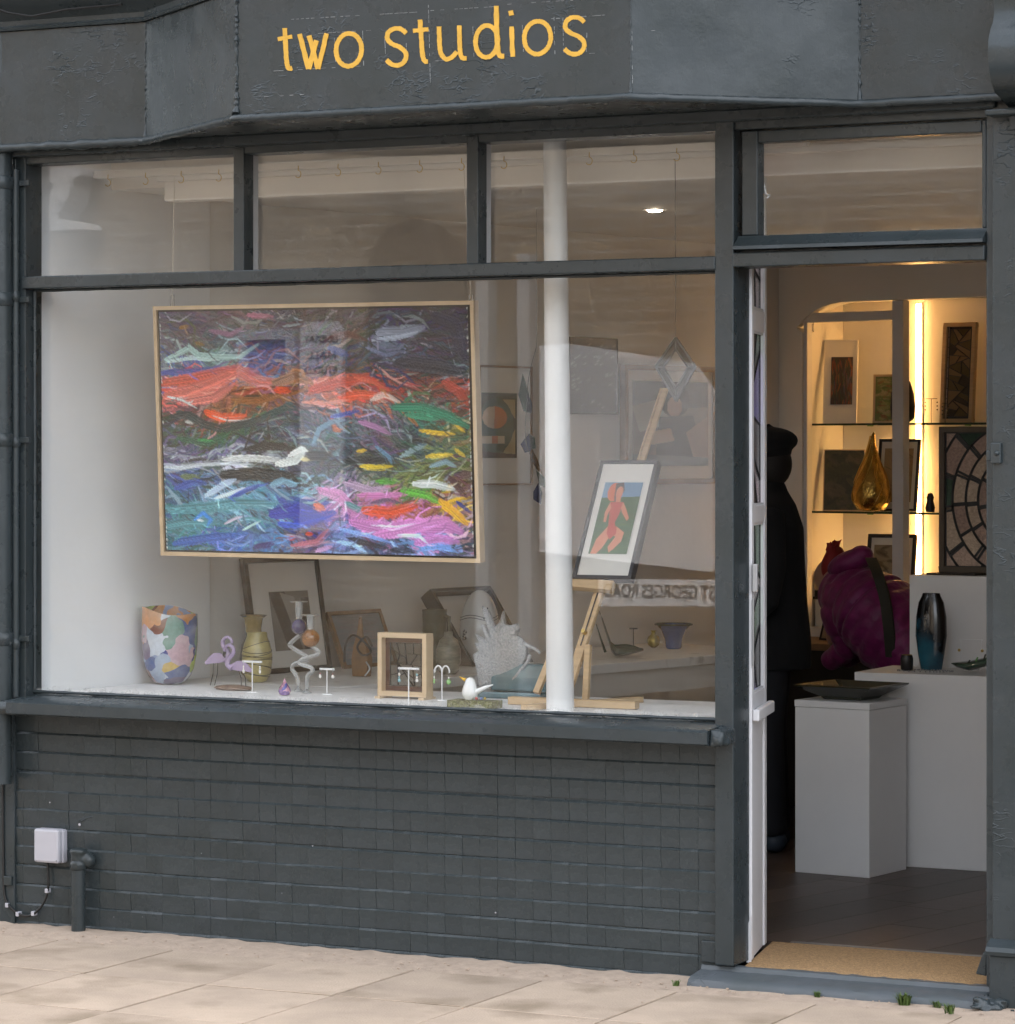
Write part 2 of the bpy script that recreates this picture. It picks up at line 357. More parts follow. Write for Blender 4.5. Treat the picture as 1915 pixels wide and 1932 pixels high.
# ground sheet, road, pavement
struct('ground', MB().box(-300, 300, -300, 300, -.30, -.20), M['asphalt'])
struct('road', MB().box(-60, 60, -7.2, -2.3, -.199, -.11), M['asphalt'])
MB_ = MB().box(-60, 60, -2.16, 6, -.198, -.022)
pave = struct('pavement', MB_, M['joint'])
struct('kerb', MB().box(-60, 60, -2.3, -2.161, -.198, -.002), M['kerb'], bev=.015)
struct('pavement_opposite', MB().box(-60, 3.4, -9.3, -7.2, -.198, 0), M['kerb'])
# paving slabs: joints at X = -0.96 + k*0.4365, rows 0.51 deep
slab_me = []
for k in range(4):
    b_ = MB(); hw, hd = .2145, .2515
    j = lambda: rnd.uniform(-.0012, .0012)
    b_.add([(-hw+j(),-hd+j(),-.03), (hw+j(),-hd+j(),-.03), (hw+j(),hd+j(),-.03), (-hw+j(),hd+j(),-.03),
            (-hw+j(),-hd+j(),-.0015), (hw+j(),-hd+j(),-.0015), (hw+j(),hd+j(),-.0015), (-hw+j(),hd+j(),-.0015),
            (-hw+.0015,-hd+.0015,0), (hw-.0015,-hd+.0015,0), (hw-.0015,hd-.0015,0), (-hw+.0015,hd-.0015,0)],
           [(3,2,1,0), (0,1,5,4), (1,2,6,5), (2,3,7,6), (3,0,4,7), (4,5,9,8), (5,6,10,9), (6,7,11,10), (7,4,8,11), (8,9,10,11)])
    me = bpy.data.meshes.new('paving_slab'); me.from_pydata([tuple(p) for p in b_.v], [], b_.f); me.materials.append(M['slab']); slab_me.append(me)
for i in range(-5, 9):
    for r in range(4):
        o = bpy.data.objects.new('paving_slab', slab_me[rnd.randrange(4)]); COL.objects.link(o); o.parent = pave
        o.location = (-.745+.4365*i+rnd.uniform(-.001,.001), -.457-.51*r, rnd.uniform(-.0025, .001)); o.rotation_euler = (R(rnd.uniform(-.15,.15)), R(rnd.uniform(-.15,.15)), R(rnd.choice((0,180))+rnd.uniform(-.1,.1)))
# mortar fillet between slabs and wall: uneven strip
b_ = MB(); n_ = 160; vs = []
for i in range(n_+1):
    x = -4+8*i/n_
    vs += [(x, -.206+.012*math.sin(i*1.7)+rnd.uniform(-.008,.008), -.006), (x, -.11+rnd.uniform(-.02,.02), .002+rnd.uniform(0,.004)), (x, .03, .008+rnd.uniform(0,.008))]
b_.add(vs, [(3*i+k, 3*i+3+k, 3*i+4+k, 3*i+1+k) for i in range(n_) for k in range(2)])
b_.build('mortar_strip', M['mortar'], pave, smooth=True)
# grit and flakes along the wall foot
b_ = MB()
for i in range(420):
    x = rnd.uniform(-1.9, 1.9); y = -.05-abs(rnd.gauss(0, .09)); r = rnd.choice((.0015, .002, .003, .0045))
    b_.ball((x, y, .004+r*.2), r, 5, 3, (rnd.uniform(.7,1.5), rnd.uniform(.7,1.5), .5))
g = b_.build('grit', M['mortar'], kind='stuff'); tag(g, 'small grit and paint flakes along the foot of the wall', 'grit')

# ------------------------------------------------------------------ room behind the shop window
WA = R(13); WD = V((math.sin(WA), math.cos(WA), 0)); WN = V((math.cos(WA), -math.sin(WA), 0))    # left wall: direction, inward normal
WP = V((-1.575, 1.0, 0))                                                                         # where it starts
BK = att(1476, 700, WP, WN); BK.z = 0                                                            # far left corner
BD = WN.copy(); BN = -WD                                                                         # far wall: direction, normal to the room
FLZ, BEDZ, CEIL = .05, .772, 2.49
RW0 = V((1.74, .10, 0))                                                                          # right wall start
tb = (RW0-BK).dot(BD); BR_ = BK + BD*tb                                                          # far right corner
floor = struct('floor', MB().prism([(-2.2,.52,-.03), (2.9,.3,-.03), (2.9,5.6,-.03), (-2.2,5.6,-.03)], (0,0,.072)), M['darkwood'])
# laminate planks run along the room
for i in range(-6, 14):
    off = rnd.uniform(0, 1.2)
    for k in range(-1, 5):
        a = off+k*1.22
        p = V((.5, .52, FLZ-.008)) + WN*(i*.19) + WD*a
        q = p + WD*1.216
        if q.y < .55 or p.y > 5.4 or (p-BK).dot(BD) < -.25 or (p-BK).dot(BD) > tb+.1: continue
        a0 = max(0, (.53-p.y)/WD.y); ln = 1.216-a0
        if ln < .1: continue
        MB().obox(p+WD*a0, WN*.188, WD*ln, (0,0,.008)).build('plank', M['plank'], floor, bev=.001)
struct('threshold_strip', MB().box(.86, 1.75, .50, .52, -.02, FLZ+.004), M['steel'])
M['wall_front'] = pm('daylit_white_emulsion', (.80, .81, .82), .7, var=.02, ns=3, bump=.1, bs=30)  # room's white cooled by colour; rear keeps the tone of warm lamp light
struct('wall_left', MB().prism([(-1.69,.05,0), (-1.578,1.0,0), (-1.70,1.0,0), (-1.80,.05,0)], (0,0,2.75)), M['wall_front'])
struct('wall_left_rear', MB().obox(WP-WN*.02, WD*3.75, -WN*.12, (0,0,2.75)), M['wall'])
struct('wall_right', MB().obox(RW0, WD*5, WN*.1, (0,0,2.75)), M['wall'])
fr_y = .46
struct('ceiling', MB().prism([(-2.3,fr_y,CEIL), (2.9,fr_y,CEIL), (2.9,5.7,CEIL), (-2.3,5.7,CEIL)], (0,0,.2)), M['ceiling'])
struct('ceiling_front', MB().box(-2.3, 2.9, .06, fr_y, 2.61, 2.69), M['ceiling'])
bx0 = fx(315, .40)
struct('ceiling_beam', MB().box(bx0, 1.74, .38, fr_y-.002, 2.435, 2.605), M['ceiling'], bev=.006)
struct('ceiling_beam_moulding', MB().box(bx0-.012, 1.74, .35, .378, 2.50, 2.525), M['ceiling'], bev=.004)
# far wall with the arched recess; wall coordinates t along BD from the corner, z up
def bw(t, z, d=0): return BK + BD*t + UP*z - BN*d            # d = depth into the recess
def bpx(x, y, d=0):                                          # pixel -> point on the plane d behind the far wall's face
    return att(x, y, BK-BN*d, BN)
def bt(x, d=0): return (bpx(x, HOR, d)-BK).dot(BD)
def bz(x, y, d=0): return bpx(x, y, d).z
T0, T1, ZT, ZB = bt(1513), bt(1513)+1.35, bz(1600, 569), .80
DEPTH = .34
arch = []
rad = .30
for k in range(13):
    a = math.pi/2*k/12; arch.append((T0-.07+rad-rad*math.cos(a), ZT-.22*1+.22*math.sin(a)))
# header and piers as one slab with an opening
b_ = MB(); th = -BN*.10
b_.prism([bw(t, z) for t, z in [(-.3, 0), (T0, 0), (T0, ZT-.13)] + [(t, z) for t, z in arch if t > T0+.002 or z > ZT-.12] + [(T1, ZT), (T1, 2.7), (-.3, 2.7)]], th)
b_.prism([bw(T1, 0), bw(tb+.3, 0), bw(tb+.3, 2.7), bw(T1, 2.7)], th)
b_.prism([bw(T0, 0), bw(T1, 0), bw(T1, ZB), bw(T0, ZB)], th)
struct('wall_far', b_, M['wall'])
b_ = MB()
b_.obox(bw(T0-.3, .6, DEPTH), BD*2.0, -BN*.05, UP*2.0)
b_.obox(bw(T0-.05, .6, .102), BD*.045, -BN*(DEPTH-.104), UP*2.0)
b_.obox(bw(T1+.005, .6, .102), BD*.045, -BN*(DEPTH-.104), UP*2.0)
b_.obox(bw(T0-.3, ZT+.02, .102), BD*2.0, -BN*(DEPTH-.104), UP*.05)
b_.obox(bw(T0, ZB-.05, .102), BD*1.35, -BN*(DEPTH-.104), UP*.05)
struct('recess', b_, M['wall'])
# timber rail and mullion in the recess opening
b_ = MB().obox(bw(T0-.02, bz(1600, 606), .012), BD*(bt(1680)-T0+.02), -BN*.04, UP*(bz(1600, 593.)-bz(1600, 606)+.012))
b_.obox(bw(bt(1681), ZB, .008), BD*(bt(1702)-bt(1681)), -BN*.05, UP*(ZT-ZB-.002))
b_.obox(bw(T0, ZB, .014), BD*.018, -BN*.04, UP*(bz(1600, 606)-ZB))
struct('recess_frame', b_, M['white'], bev=.002)

# ================================================================== THE SHOPFRONT
sf = thing('shopfront', 'dark grey painted shopfront with canted sign board and large window', 'shopfront', (0, 0, 0))
P_ = M['paint']; GY = .036
XL, XR = -1.662, .826
MB().box(-1.705, XL, -.02, .075, .70, 2.60).build('post', P_, sf, bev=.003)
MB().box(XR, .887, -.026, .10, .055, 2.60).build('post', P_, sf, bev=.004)
for a, b_x in ((-.853, -.813), (-.009, .032)):
    mu = MB().box(a, b_x, -.02, GY+.004, 2.160, 2.56).build('mullion', P_, sf, bev=.003)
    MB().box(a+.004, b_x-.004, GY+.006, .075, 2.140, 2.56).build('inner_mullion', M['white'], mu)
MB().box(XL-.01, XR+.003, -.030, .045, 2.125, 2.166).build('transom_bar', P_, sf, bev=.004)
MB().box(XL, XR, .047, .075, 2.128, 2.158).build('inner_transom', M['white'], sf)
MB().box(-1.72, 1.70, -.016, .075, 2.540, 2.60).build('head_beam', P_, sf, bev=.003)
MB().box(-1.75, 1.705, -.06, -.018, 2.562, 2.598).build('frieze', P_, sf, bev=.006)
# window panes
edges = [(XL, -.853), (-.813, -.009), (.032, XR)]
for a, b_x in edges:
    MB().box(a-.004, b_x+.004, GY, GY+.005, 2.160, 2.548).build('pane', M['glass_clean'], sf)
MB().box(XL-.004, XR+.004, GY, GY+.006, .765, 2.130).build('pane', M['glass'], sf)
# putty line round the big pane, uneven
for (p, q) in (((XL+.004, .028, .79), (XL+.004, .028, 2.12)), ((XR-.004, .028, .79), (XR-.004, .028, 2.12)), ((XL, .028, .781), (XR, .028, .781)), ((XL, .030, 2.122), (XR, .030, 2.122))):
    n_ = 60; MB().tube([V(p)+(V(q)-V(p))*(i/n_) for i in range(n_+1)], [.005+rnd.uniform(0,.0025) for i in range(n_+1)], 6).build('putty', P_, sf, smooth=True)
# sill
b_ = MB(); prof = [(.034, .774), (-.128, .764), (-.140, .756), (-.140, .722), (-.132, .716), (.02, .716), (.034, .74)]
b_.loft([[V((x, y, z)) for y, z in prof] for x in [-1.655+i*2.505/24 for i in range(25)]])
b_.build('sill', P_, sf, smooth=35)
b_ = MB()
for c in ((.868, -.105, .742, .022), (.880, -.12, .732, .016), (.862, -.06, .757, .014), (.889, -.09, .728, .016), (.872, -.11, .755, .014), (.886, -.115, .748, .014), (.86, -.118, .722, .013)):
    b_.ball(c[:3], c[3], 10, 7, (1, 1.2, .95))
b_.box(.852, .893, -.125, -.02, .715, .764)
b_.build('sill_end_lump', M['paint_old'], sf, remesh=.006)
b_ = MB()   # wedge of old paint at the sill's left end
b_.loft([[V((x, y, z)) for y, z in ((.02, .765), (-.12, .758), (-.135, .735), (-.12, .715), (.02, .715))] for x in (-1.700, -1.656)])
b_.build('sill_end_lump', M['paint_old'], sf, bev=.008)
# fascia: canted bay
PL = [V((-1.95,-.10,0)), V((-1.135,-.10,0)), V((-.509,-.56,0)), V((.794,-.56,0)), V((1.311,-.10,0)), V((1.74,-.10,0))]
def offs(pl, d):     # offset a plan polyline outwards (towards the street) by d, mitred
    out = []
    for i, p in enumerate(pl):
        ns_ = []
        for a, b_ in ((i-1, i), (i, i+1)):
            if a >= 0 and b_ < len(pl):
                e = (pl[b_]-pl[a]).normalized(); ns_.append(V((e.y, -e.x, 0)))
        m_ = sum(ns_, V((0,0,0))).normalized(); out.append(p + m_*(d/m_.dot(ns_[0])))
    return out
FZ0, FZ1 = 2.60, 2.972
ino = offs(PL, -.03)
fas = []
for i in range(5):
    a, b_, c, d = PL[i], PL[i+1], ino[i+1], ino[i]
    e = (b_-a).normalized()*.0008
    # gently buckled front sheet: subdivided, displaced a few millimetres
    nx, nz = max(8, int((b_-a).length/.03)), 12; vs = []; nn = V((e.y, -e.x, 0)).normalized()
    for k in range(nz+1):
        for h in range(nx+1):
            s_ = h/nx; z = FZ0+(FZ1-FZ0)*k/nz
            edge = min(s_, 1-s_)*nx; dz = (.0004 if i == 2 else .0025)*math.sin(s_*7+i*2)*math.sin(k*.5+i)
            if i in (0, 4) : dz += .004*math.exp(-k*.8)*math.sin(h*2.3)
            if 0 < h < nx and 0 < k < nz: dz += rnd.uniform(-.0003, .0003)
            if h in (0, nx): dz = 0
            vs.append(a+e+(b_-a-e*2)*s_ + nn*dz + UP*z)
    mb = MB(); mb.add(vs, [(k*(nx+1)+h, k*(nx+1)+h+1, (k+1)*(nx+1)+h+1, (k+1)*(nx+1)+h) for k in range(nz) for h in range(nx)])
    mb.prism([d+UP*FZ0, c+UP*FZ0, b_-e+UP*FZ0-nn*.006, a+e+UP*FZ0-nn*.006], (0,0,FZ1-FZ0))
    fas.append(mb.build('fascia_panel', M['paint_old'], sf, smooth=30, fix=False))
# lumpy seams where the sheets meet
for i, (amp, rr) in zip(range(1, 5), ((.004, .0035), (.005, .006), (.0015, .0025), (.0025, .0035))):
    n_ = 70; MB().tube([PL[i]+V((rnd.uniform(-amp,amp)*.4, rnd.uniform(-amp,amp)*.4, FZ0+(FZ1-FZ0)*k/n_)) for k in range(n_+1)],
        [rr*(.5+abs(rnd.gauss(0,.45))+1.6*math.exp(-k*.25)) for k in range(n_+1)], 8).build('seam', M['paint_old'], sf, smooth=True)
# bead under the fascia
def along(pl, step):
    out = []
    for a, b_ in zip(pl[:-1], pl[1:]):
        n_ = max(2, int((b_-a).length/step)); out += [a+(b_-a)*(k/n_) for k in range(n_)]
    return out+[pl[-1]]
pts = along(offs(PL, .006), .02)
MB().tube([p+V((0,0,FZ0-.013+rnd.uniform(-.0012,.0012))) for p in pts], [.0125+rnd.uniform(-.001,.001)+(.006*abs(rnd.gauss(0,.5)) if p.x < -1.1 else 0) for p in pts], 10).build('bead', P_, sf, smooth=True)
MB().prism([p+UP*(FZ0-.004) for p in offs(PL, -.004)] + [V((1.74,-.012,FZ0-.004)), V((-1.95,-.012,FZ0-.004))], (0,0,.016)).build('soffit', P_, sf)
# cornice above the fascia: swept moulding
cp = [(-.03, 2.974), (.012, 2.974), (.016, 2.982), (.006, 2.990), (.010, 3.005), (.045, 3.035), (.085, 3.08), (.095, 3.09), (.095, 3.11), (-.03, 3.11)]
b_ = MB(); b_.loft([[q+UP*z for q, z in zip([offs(PL, d)[i] for d, z in cp], [z for d, z in cp])] for i in range(len(PL))])
b_.build('cornice', P_, sf, smooth=30)
MB().tube([at(-40, 5, -.16), at(15, 24, -.16), at(60, 31, -.15), at(125, 18, -.15), at(230, 8, -.14)], .004, 6).build('loose_cable', M['cable'], sf, smooth=True)
# oriel bay and wall above the cornice
MB().prism([p+UP*3.111 for p in offs(PL, -.01)] + [V((1.74,.3,3.111)), V((-1.95,.3,3.111))], (0,0,.3)).build('oriel_apron', P_, sf)
or_ = MB().prism([p+UP*3.412 for p in offs(PL[1:5], -.03)] + [V((1.3,.3,3.412)), V((-1.13,.3,3.412))], (0,0,1.9)).build('oriel', M['render'], sf)
MB().box(-.40, .68, -.545, -.532, 3.75, 5.0).build('oriel_window', M['house_glass'], or_)
MB().prism([p+UP*5.313 for p in offs(PL[1:5], .05)] + [V((1.35,.3,5.313)), V((-1.2,.3,5.313))], (0,0,.08)).build('oriel_roof', M['roof'], sf)
MB().box(-1.95, 1.96, .102, 6.0, 2.70, 6.4).build('upper_wall', M['brick'], sf)
MB().box(-2.0, 2.0, .0, 6.1, 6.402, 6.6).build('parapet', M['kerb'], sf)
# pilasters either side
MB().box(-1.96, -1.712, -.012, .10, .0, 2.585).build('pilaster', P_, sf, bev=.004)
px0 = fx(1868, -.045)
MB().box(px0+.006, 1.97, -.045, .10, .165, 2.60).build('pilaster', M['paint_old'], sf, bev=.004)
pb = fx(1866, -.075)
MB().box(pb, 1.97, -.078, .0, -.01, .155).build('pilaster_base', M['paint_old'], sf, bev=.006)
b_ = MB(); b_.loft([[V((x, y, z)) for y, z in ((.0, .155), (-.088, .155), (-.092, .166), (-.085, .178), (-.05, .196), (.0, .196))] for x in (pb-.006, 1.97)])
b_.build('base_moulding', P_, sf, smooth=30)
# console bracket at the right: scrolled profile
cl = fx(1864, -.25)
prof = [(-.05, 2.50), (-.06, 2.56), (-.12, 2.575), (-.19, 2.59), (-.225, 2.62), (-.245, 2.66), (-.25, 2.70), (-.245, 2.735), (-.225, 2.765), (-.205, 2.785), (-.195, 2.81), (-.20, 2.85), (-.215, 2.90), (-.24, 2.96), (-.27, 3.02), (-.28, 3.10), (-.05, 3.10)]
b_ = MB(); b_.loft([[V((x, y, z)) for y, z in prof] for x in (cl, cl+.004, cl+.18, cl+.184)])
b_.build('console_bracket', P_, sf, smooth=35)
MB().box(fx(1869,-.06), 1.97, -.115, -.03, 2.535, 2.552).build('bracket_moulding', P_, sf, bev=.004)
# door opening: jambs, head bar, fanlight
MB().box(1.664, px0+.005, -.018, .11, .055, 2.60).build('jamb', P_, sf, bev=.003)
MB().box(.888, 1.664, -.034, .075, 2.131, 2.174).build('door_head', P_, sf, bev=.004)
fan = MB()
fan.box(.903, .955, -.004, .05, 2.225, 2.536); fan.box(1.646, 1.660, -.004, .05, 2.225, 2.536); fan.box(.9555, 1.6455, -.004, .05, 2.500, 2.536)
fan_o = fan.build('fanlight_frame', P_, sf, bev=.004)
MB().box(.888, 1.663, .022, .074, 2.1745, 2.226).build('fanlight_light_block', P_, sf)  # filler added behind the gap to stop room light showing through
b_ = MB(); b_.loft([[V((x, y, z)) for y, z in ((.05, 2.224), (-.012, 2.224), (-.018, 2.214), (-.052, 2.192), (-.054, 2.182), (.05, 2.182))] for x in (.895, 1.2, 1.664)])
b_.build('fanlight_drip_rail', P_, fan_o, smooth=30)
MB().box(.952, 1.650, .022, .027, 2.215, 2.505).build('pane', M['glass_clean'], fan_o)
p0, p1 = at(1437, 330, .07), at(1445, 366, .07)
MB().tube([p0, p1, p1+V((.012,0,-.004)), p1+V((.004,0,-.012))], .0035, 6).build('stay', M['white'], fan_o)
# latch plate on the right pilaster
q = at(1880, 855, -.048); lp = MB().box(q.x-.016, q.x+.016, -.058, -.044, q.z-.030, q.z+.030).build('latch_plate', P_, sf, bev=.004)
MB().ball((q.x+.004, -.058, q.z), .008, 10, 6).build('screw', P_, lp, smooth=True)
MB().box(q.x-.03, q.x-.017, -.052, -.044, q.z-.022, q.z+.008).build('latch_tongue', P_, lp, bev=.003)
# door step: worn two-part nosing
b_ = MB(); prof = [(.02, .052), (-.005, .050), (-.012, .038), (-.085, .030), (-.105, .022), (-.115, .008), (-.118, -.02), (.02, -.02)]
xs = [.775+i*(1.72-.775)/30 for i in range(31)]
b_.loft([[V((x, y+rnd.uniform(-.0015,.0015), z+rnd.uniform(-.001,.001))) for y, z in prof] for x in xs])
b_.build('door_step', M['step'], sf, smooth=35)
b_ = MB()    # broken lumps of paint and render at the right foot
for i in range(60):
    b_.ball((1.668+abs(rnd.gauss(0,.04)), -.085+rnd.gauss(0,.02), .002+abs(rnd.gauss(0,.014))), rnd.uniform(.007,.014), 7, 5, (1.5, 1.2, .6))
b_.build('foot_lump', M['paint_old'], sf, remesh=.005)
b_ = MB(); b_.prism([at(1840, 1838, .0), at(1855, 1795, .0), at(1862, 1800, .0), at(1860, 1842, .0)], (0, .03, 0)); b_.build('chipped_jamb_foot', M['paint_old'], sf, bev=.004)
# gas pipe: left hand edge of the front

# ------------------------------------------------------------------ lettering on the front sign panel
def catmull(p, n=8, closed=False):
    p = [V((*q, 0)) if len(q) == 2 else V(q) for q in p]; out = []
    m = len(p); rng_ = range(m) if closed else range(m-1)
    for i in rng_:
        g_ = lambda k: p[k % m] if closed else p[min(max(k,0), m-1)]
        a, b_, c, d = g_(i-1), g_(i), g_(i+1), g_(i+2)
        for k in range(n):
            t = k/n; out.append(.5*((2*b_)+(c-a)*t+(2*a-5*b_+4*c-d)*t*t+(3*b_-a-3*c+d)*t**3))
    out.append(p[0].copy() if closed else p[-1]); return out
front = fas[2]
def ribbon(mb, px, wd, Y, jit=.5, closed=False, dy=.0022):
    n = len(px); L_, R_ = [], []
    for i, p in enumerate(px):
        a, b_ = (px[i-1] if i else (px[-2] if closed else px[0])), (px[i+1] if i < n-1 else (px[1] if closed else px[-1]))
        d = (b_-a).normalized(); nn = V((-d.y, d.x, 0)); ww = wd[i] if isinstance(wd, list) else wd
        L_.append(p+nn*(ww/2+rnd.uniform(-jit,jit))); R_.append(p-nn*(ww/2+rnd.uniform(-jit,jit)))
    if closed: L_[-1], R_[-1] = L_[0], R_[0]
    f3 = lambda q, Y_: at(q.x, q.y, Y_)
    A = [f3(q, Y) for q in L_]; B = [f3(q, Y) for q in R_]; A2 = [p+V((0,dy,0)) for p in A]; B2 = [p+V((0,dy,0)) for p in B]
    vs = A+B+A2+B2
    fs = [(i, i+1, n+i+1, n+i) for i in range(n-1)] + [(i, 2*n+i, 2*n+i+1, i+1) for i in range(n-1)] + [(n+i, n+i+1, 3*n+i+1, 3*n+i) for i in range(n-1)]
    fs += [(0, n, 3*n, 2*n), (n-1, 3*n-1, 4*n-1, 2*n-1)]
    mb.add(vs, fs)
LY = -.5617
def letter(strokes):
    mb = MB()
    for k, (pts, wd, cl_, cv) in enumerate(strokes):
        px = catmull(pts, 7, cl_) if cv else [V((*pts[0],0))+(V((*pts[1],0))-V((*pts[0],0)))*(i/10) for i in range(11)]
        ribbon(mb, px, wd, LY-.0004*k, closed=cl_)
    mb.build('letter', M['yellow'], front, fix=True)
def ov(cx, cy, rx, ry, sk=-2):
    return [(cx+rx*math.cos(a)+sk*math.sin(a)*.5, cy+ry*math.sin(a)) for a in [2*math.pi*i/14 for i in range(14)]]
SS = lambda x, y: [(x+40, y+9), (x+31, y+1), (x+17, y), (x+6, y+8), (x+5, y+20), (x+14, y+29), (x+28, y+35), (x+39, y+45), (x+39, y+58), (x+29, y+68), (x+14, y+68), (x+3, y+59)]
letter([([(537,53), (539,90), (541,118), (545,129), (551,128)], 8.6, False, True), ([(524,74), (551,69)], 7.8, False, False)])
letter([([(565,64), (582,130)], 9, False, False), ([(582,130), (597,76)], 9, False, False), ([(583,67), (600,130)], 9, False, False), ([(600,130), (616,63)], 8.6, False, False)])
letter([(ov(658, 94, 24, 31), 8.6, True, True)])
letter([(SS(726, 54), 8.6, False, True)])
letter([([(792,37), (795,75), (797,103), (801,115), (807,116)], 8.6, False, True), ([(779,58), (808,55)], 7.8, False, False)])
letter([([(828,50), (829,75), (831,98), (840,111), (851,109), (862,98)], 8.6, False, True), ([(866,48), (867,75), (868,98), (872,109), (880,110)], 8.6, False, True)])
letter([(ov(918, 78, 21, 30), 8.6, True, True), ([(936,11), (937,55), (939,92), (943,105), (951,106)], 9, False, True)])
letter([([(965,50), (967,107)], 8.6, False, False), ([(963,20), (965,29)], 9, False, False)])
letter([(ov(1014, 71, 25, 31), 8.6, True, True)])
letter([(SS(1062, 33), 8.6, False, True)])
# chalk setting-out lines left under the lettering
def chalk(a, b_, wd=.8, dash=.72):
    a, b_ = V((*a,0)), V((*b_,0)); n_ = max(2, int((b_-a).length/9)); mb = MB(); on = False
    for i in range(n_):
        if rnd.random() < dash:
            p, q = a+(b_-a)*(i/n_), a+(b_-a)*((i+rnd.uniform(.5,1))/n_)
            ribbon(mb, [p, (p+q)/2, q], wd*rnd.uniform(.6,1.1), LY+.0006, jit=.15, dy=.001)
    if mb.v: mb.build('chalk_line', M['chalk'], front, kind='stuff')
for a, b_ in (((516,134),(690,124)), ((600,63),(700,57)), ((630,62),(634,128)), ((684,58),(686,124)), ((765,53),(768,120)), ((540,37),(800,22)), ((812,20),(940,12)), ((808,0),(812,165)),
              ((892,50),(894,110)), ((985,38),(988,110)), ((1045,32),(1047,104)), ((1062,33),(1063,100)), ((1108,33),(1106,100)), ((1030,36),(1145,28)), ((1100,101),(1135,100)), ((957,8),(1085,0)), ((725,54),(728,122)), ((820,115),(880,112)), ((460,185),(575,178))):
    chalk(a, b_, dash=.62)
for a, b_ in (((1192,58),(1300,57)), ((1192,40),(1193,160))): chalk(a, b_, .7, .35)

# ------------------------------------------------------------------ tiled wall under the window
tw = thing('tiled_wall', 'low wall of dark grey painted square tiles under the shop window', 'wall', (-.4, .02, 0))
MB().box(-1.71, .826, .0058, .10, -.05, .716).build('backing', M['paint_tile'], tw)
PX, PZ = .0612, .0630; Z0 = .647
def tilemesh(wd, ht, seed):
    r = random.Random(seed); j = lambda s=.0009: r.uniform(-s, s); hw, hh = wd/2-.00022, ht/2-.0003
    bk = [(-hw,.012,-hh), (hw,.012,-hh), (hw,.012,hh), (-hw,.012,hh)]
    tx, ty = j(.0004), j(.0004)
    md = [(-hw,.0026,-hh), (hw,.0026,-hh), (hw,.0026+j(.0004),hh), (-hw,.0026+j(.0004),hh)]
    fr = [(-hw+.00015, .0016+ty-tx, -hh+.0008), (hw-.00015, .0016+ty+tx, -hh+.0010), (hw-.00015, -.0036+tx, hh-.0064+j(.0008)), (-hw+.00015, -.0036-tx, hh-.0064+j(.0008))]
    b_ = MB().add(bk+md+fr, [(0,1,2,3)] + [(i, 4+i, 4+(i+1)%4, (i+1)%4) for i in range(4)] + [(4+i, 8+i, 8+(i+1)%4, 4+(i+1)%4) for i in range(4)] + [(11,10,9,8)])
    me = bpy.data.meshes.new('tile'); me.from_pydata([tuple(p) for p in b_.v], [], b_.f)
    bm = bmesh.new(); bm.from_mesh(me); bmesh.ops.recalc_face_normals(bm, faces=bm.faces); bm.to_mesh(me); bm.free()
    me.materials.append(M['paint_tile']); return me
single = [tilemesh(PX, PZ, i) for i in range(10)]; double = [tilemesh(PX*2, PZ, 50+i) for i in range(6)]; triple = [tilemesh(PX*3, PZ, 80+i) for i in range(4)]
tiles = []
for r in range(-1, 11):
    zc = Z0-PZ*r-PZ/2; x = XR-.002; runoff = rnd.uniform(-.002, .002)
    while x > -1.70:
        far = (XR-x)/2.5
        k = 1 if rnd.random() < .93-.38*far else (2 if rnd.random() < .75 else 3)
        k = min(k, max(1, int((x+1.71)/PX)))
        tiles.append((x-PX*k/2, zc+.0018*math.sin(x*2.1+r)+runoff, k)); x -= PX*k
tiles.sort(key=lambda t: -(t[2]*10+t[0]))
extra = MB()
for i, (x, z, k) in enumerate(tiles):
    me = rnd.choice((single, double, triple)[k-1])
    if i < 300:
        o = bpy.data.objects.new('tile', me); COL.objects.link(o); o.parent = tw
        o.location = V((x, rnd.uniform(-.0012, .0006), z)) - V(tw.location); o.rotation_euler = (R(rnd.uniform(-.4,.4)), R(rnd.uniform(-.3,.3)), R(rnd.uniform(-.2,.2)))
    else:
        d = V((x, rnd.uniform(-.0012, .0006), z)); rot = Matrix.Rotation(R(rnd.uniform(-.5,.9)), 3, 'X')
        extra.add([rot @ v.co + d for v in me.vertices], [tuple(p.vertices) for p in me.polygons])
extra.build('tiles', M['paint_tile'], tw, kind='stuff')
# loose grey tile at the right foot, paint scar and white flecks
MB().box(.775, .823, -.010, .004, .058, .122).build('tile', P_, tw, bev=.003, label='paler grey tile next to the step')
b_ = MB()
for x, y, r in ((150,1556,3), (14,1508,2.5), (94,1514,1.5), (250,1617,1.4), (300,1655,1), (138,1692,1.6), (532,1685,1.6), (935,1722,1.6), (590,1596,1.4), (24,1622,2), (140,1776,2), (215,1730,1.2), (700,1765,1.2), (480,1840,1.2), (1000,1640,1), (380,1610,1.0)):
    b_.ball(at(x, y, -.001), r/600, 7, 5, (1, .5, 1))
b_.build('paint_fleck', M['plastic'], tw)
b_ = MB()
for k in range(5): b_.tube([at(148+rnd.uniform(0,6), 1548+rnd.uniform(-4,4), -.002), at(170+rnd.uniform(0,8), 1536+rnd.uniform(-4,6), -.002)], rnd.uniform(.001,.003), 6)
b_.build('paint_scar', M['paint_old'], tw)

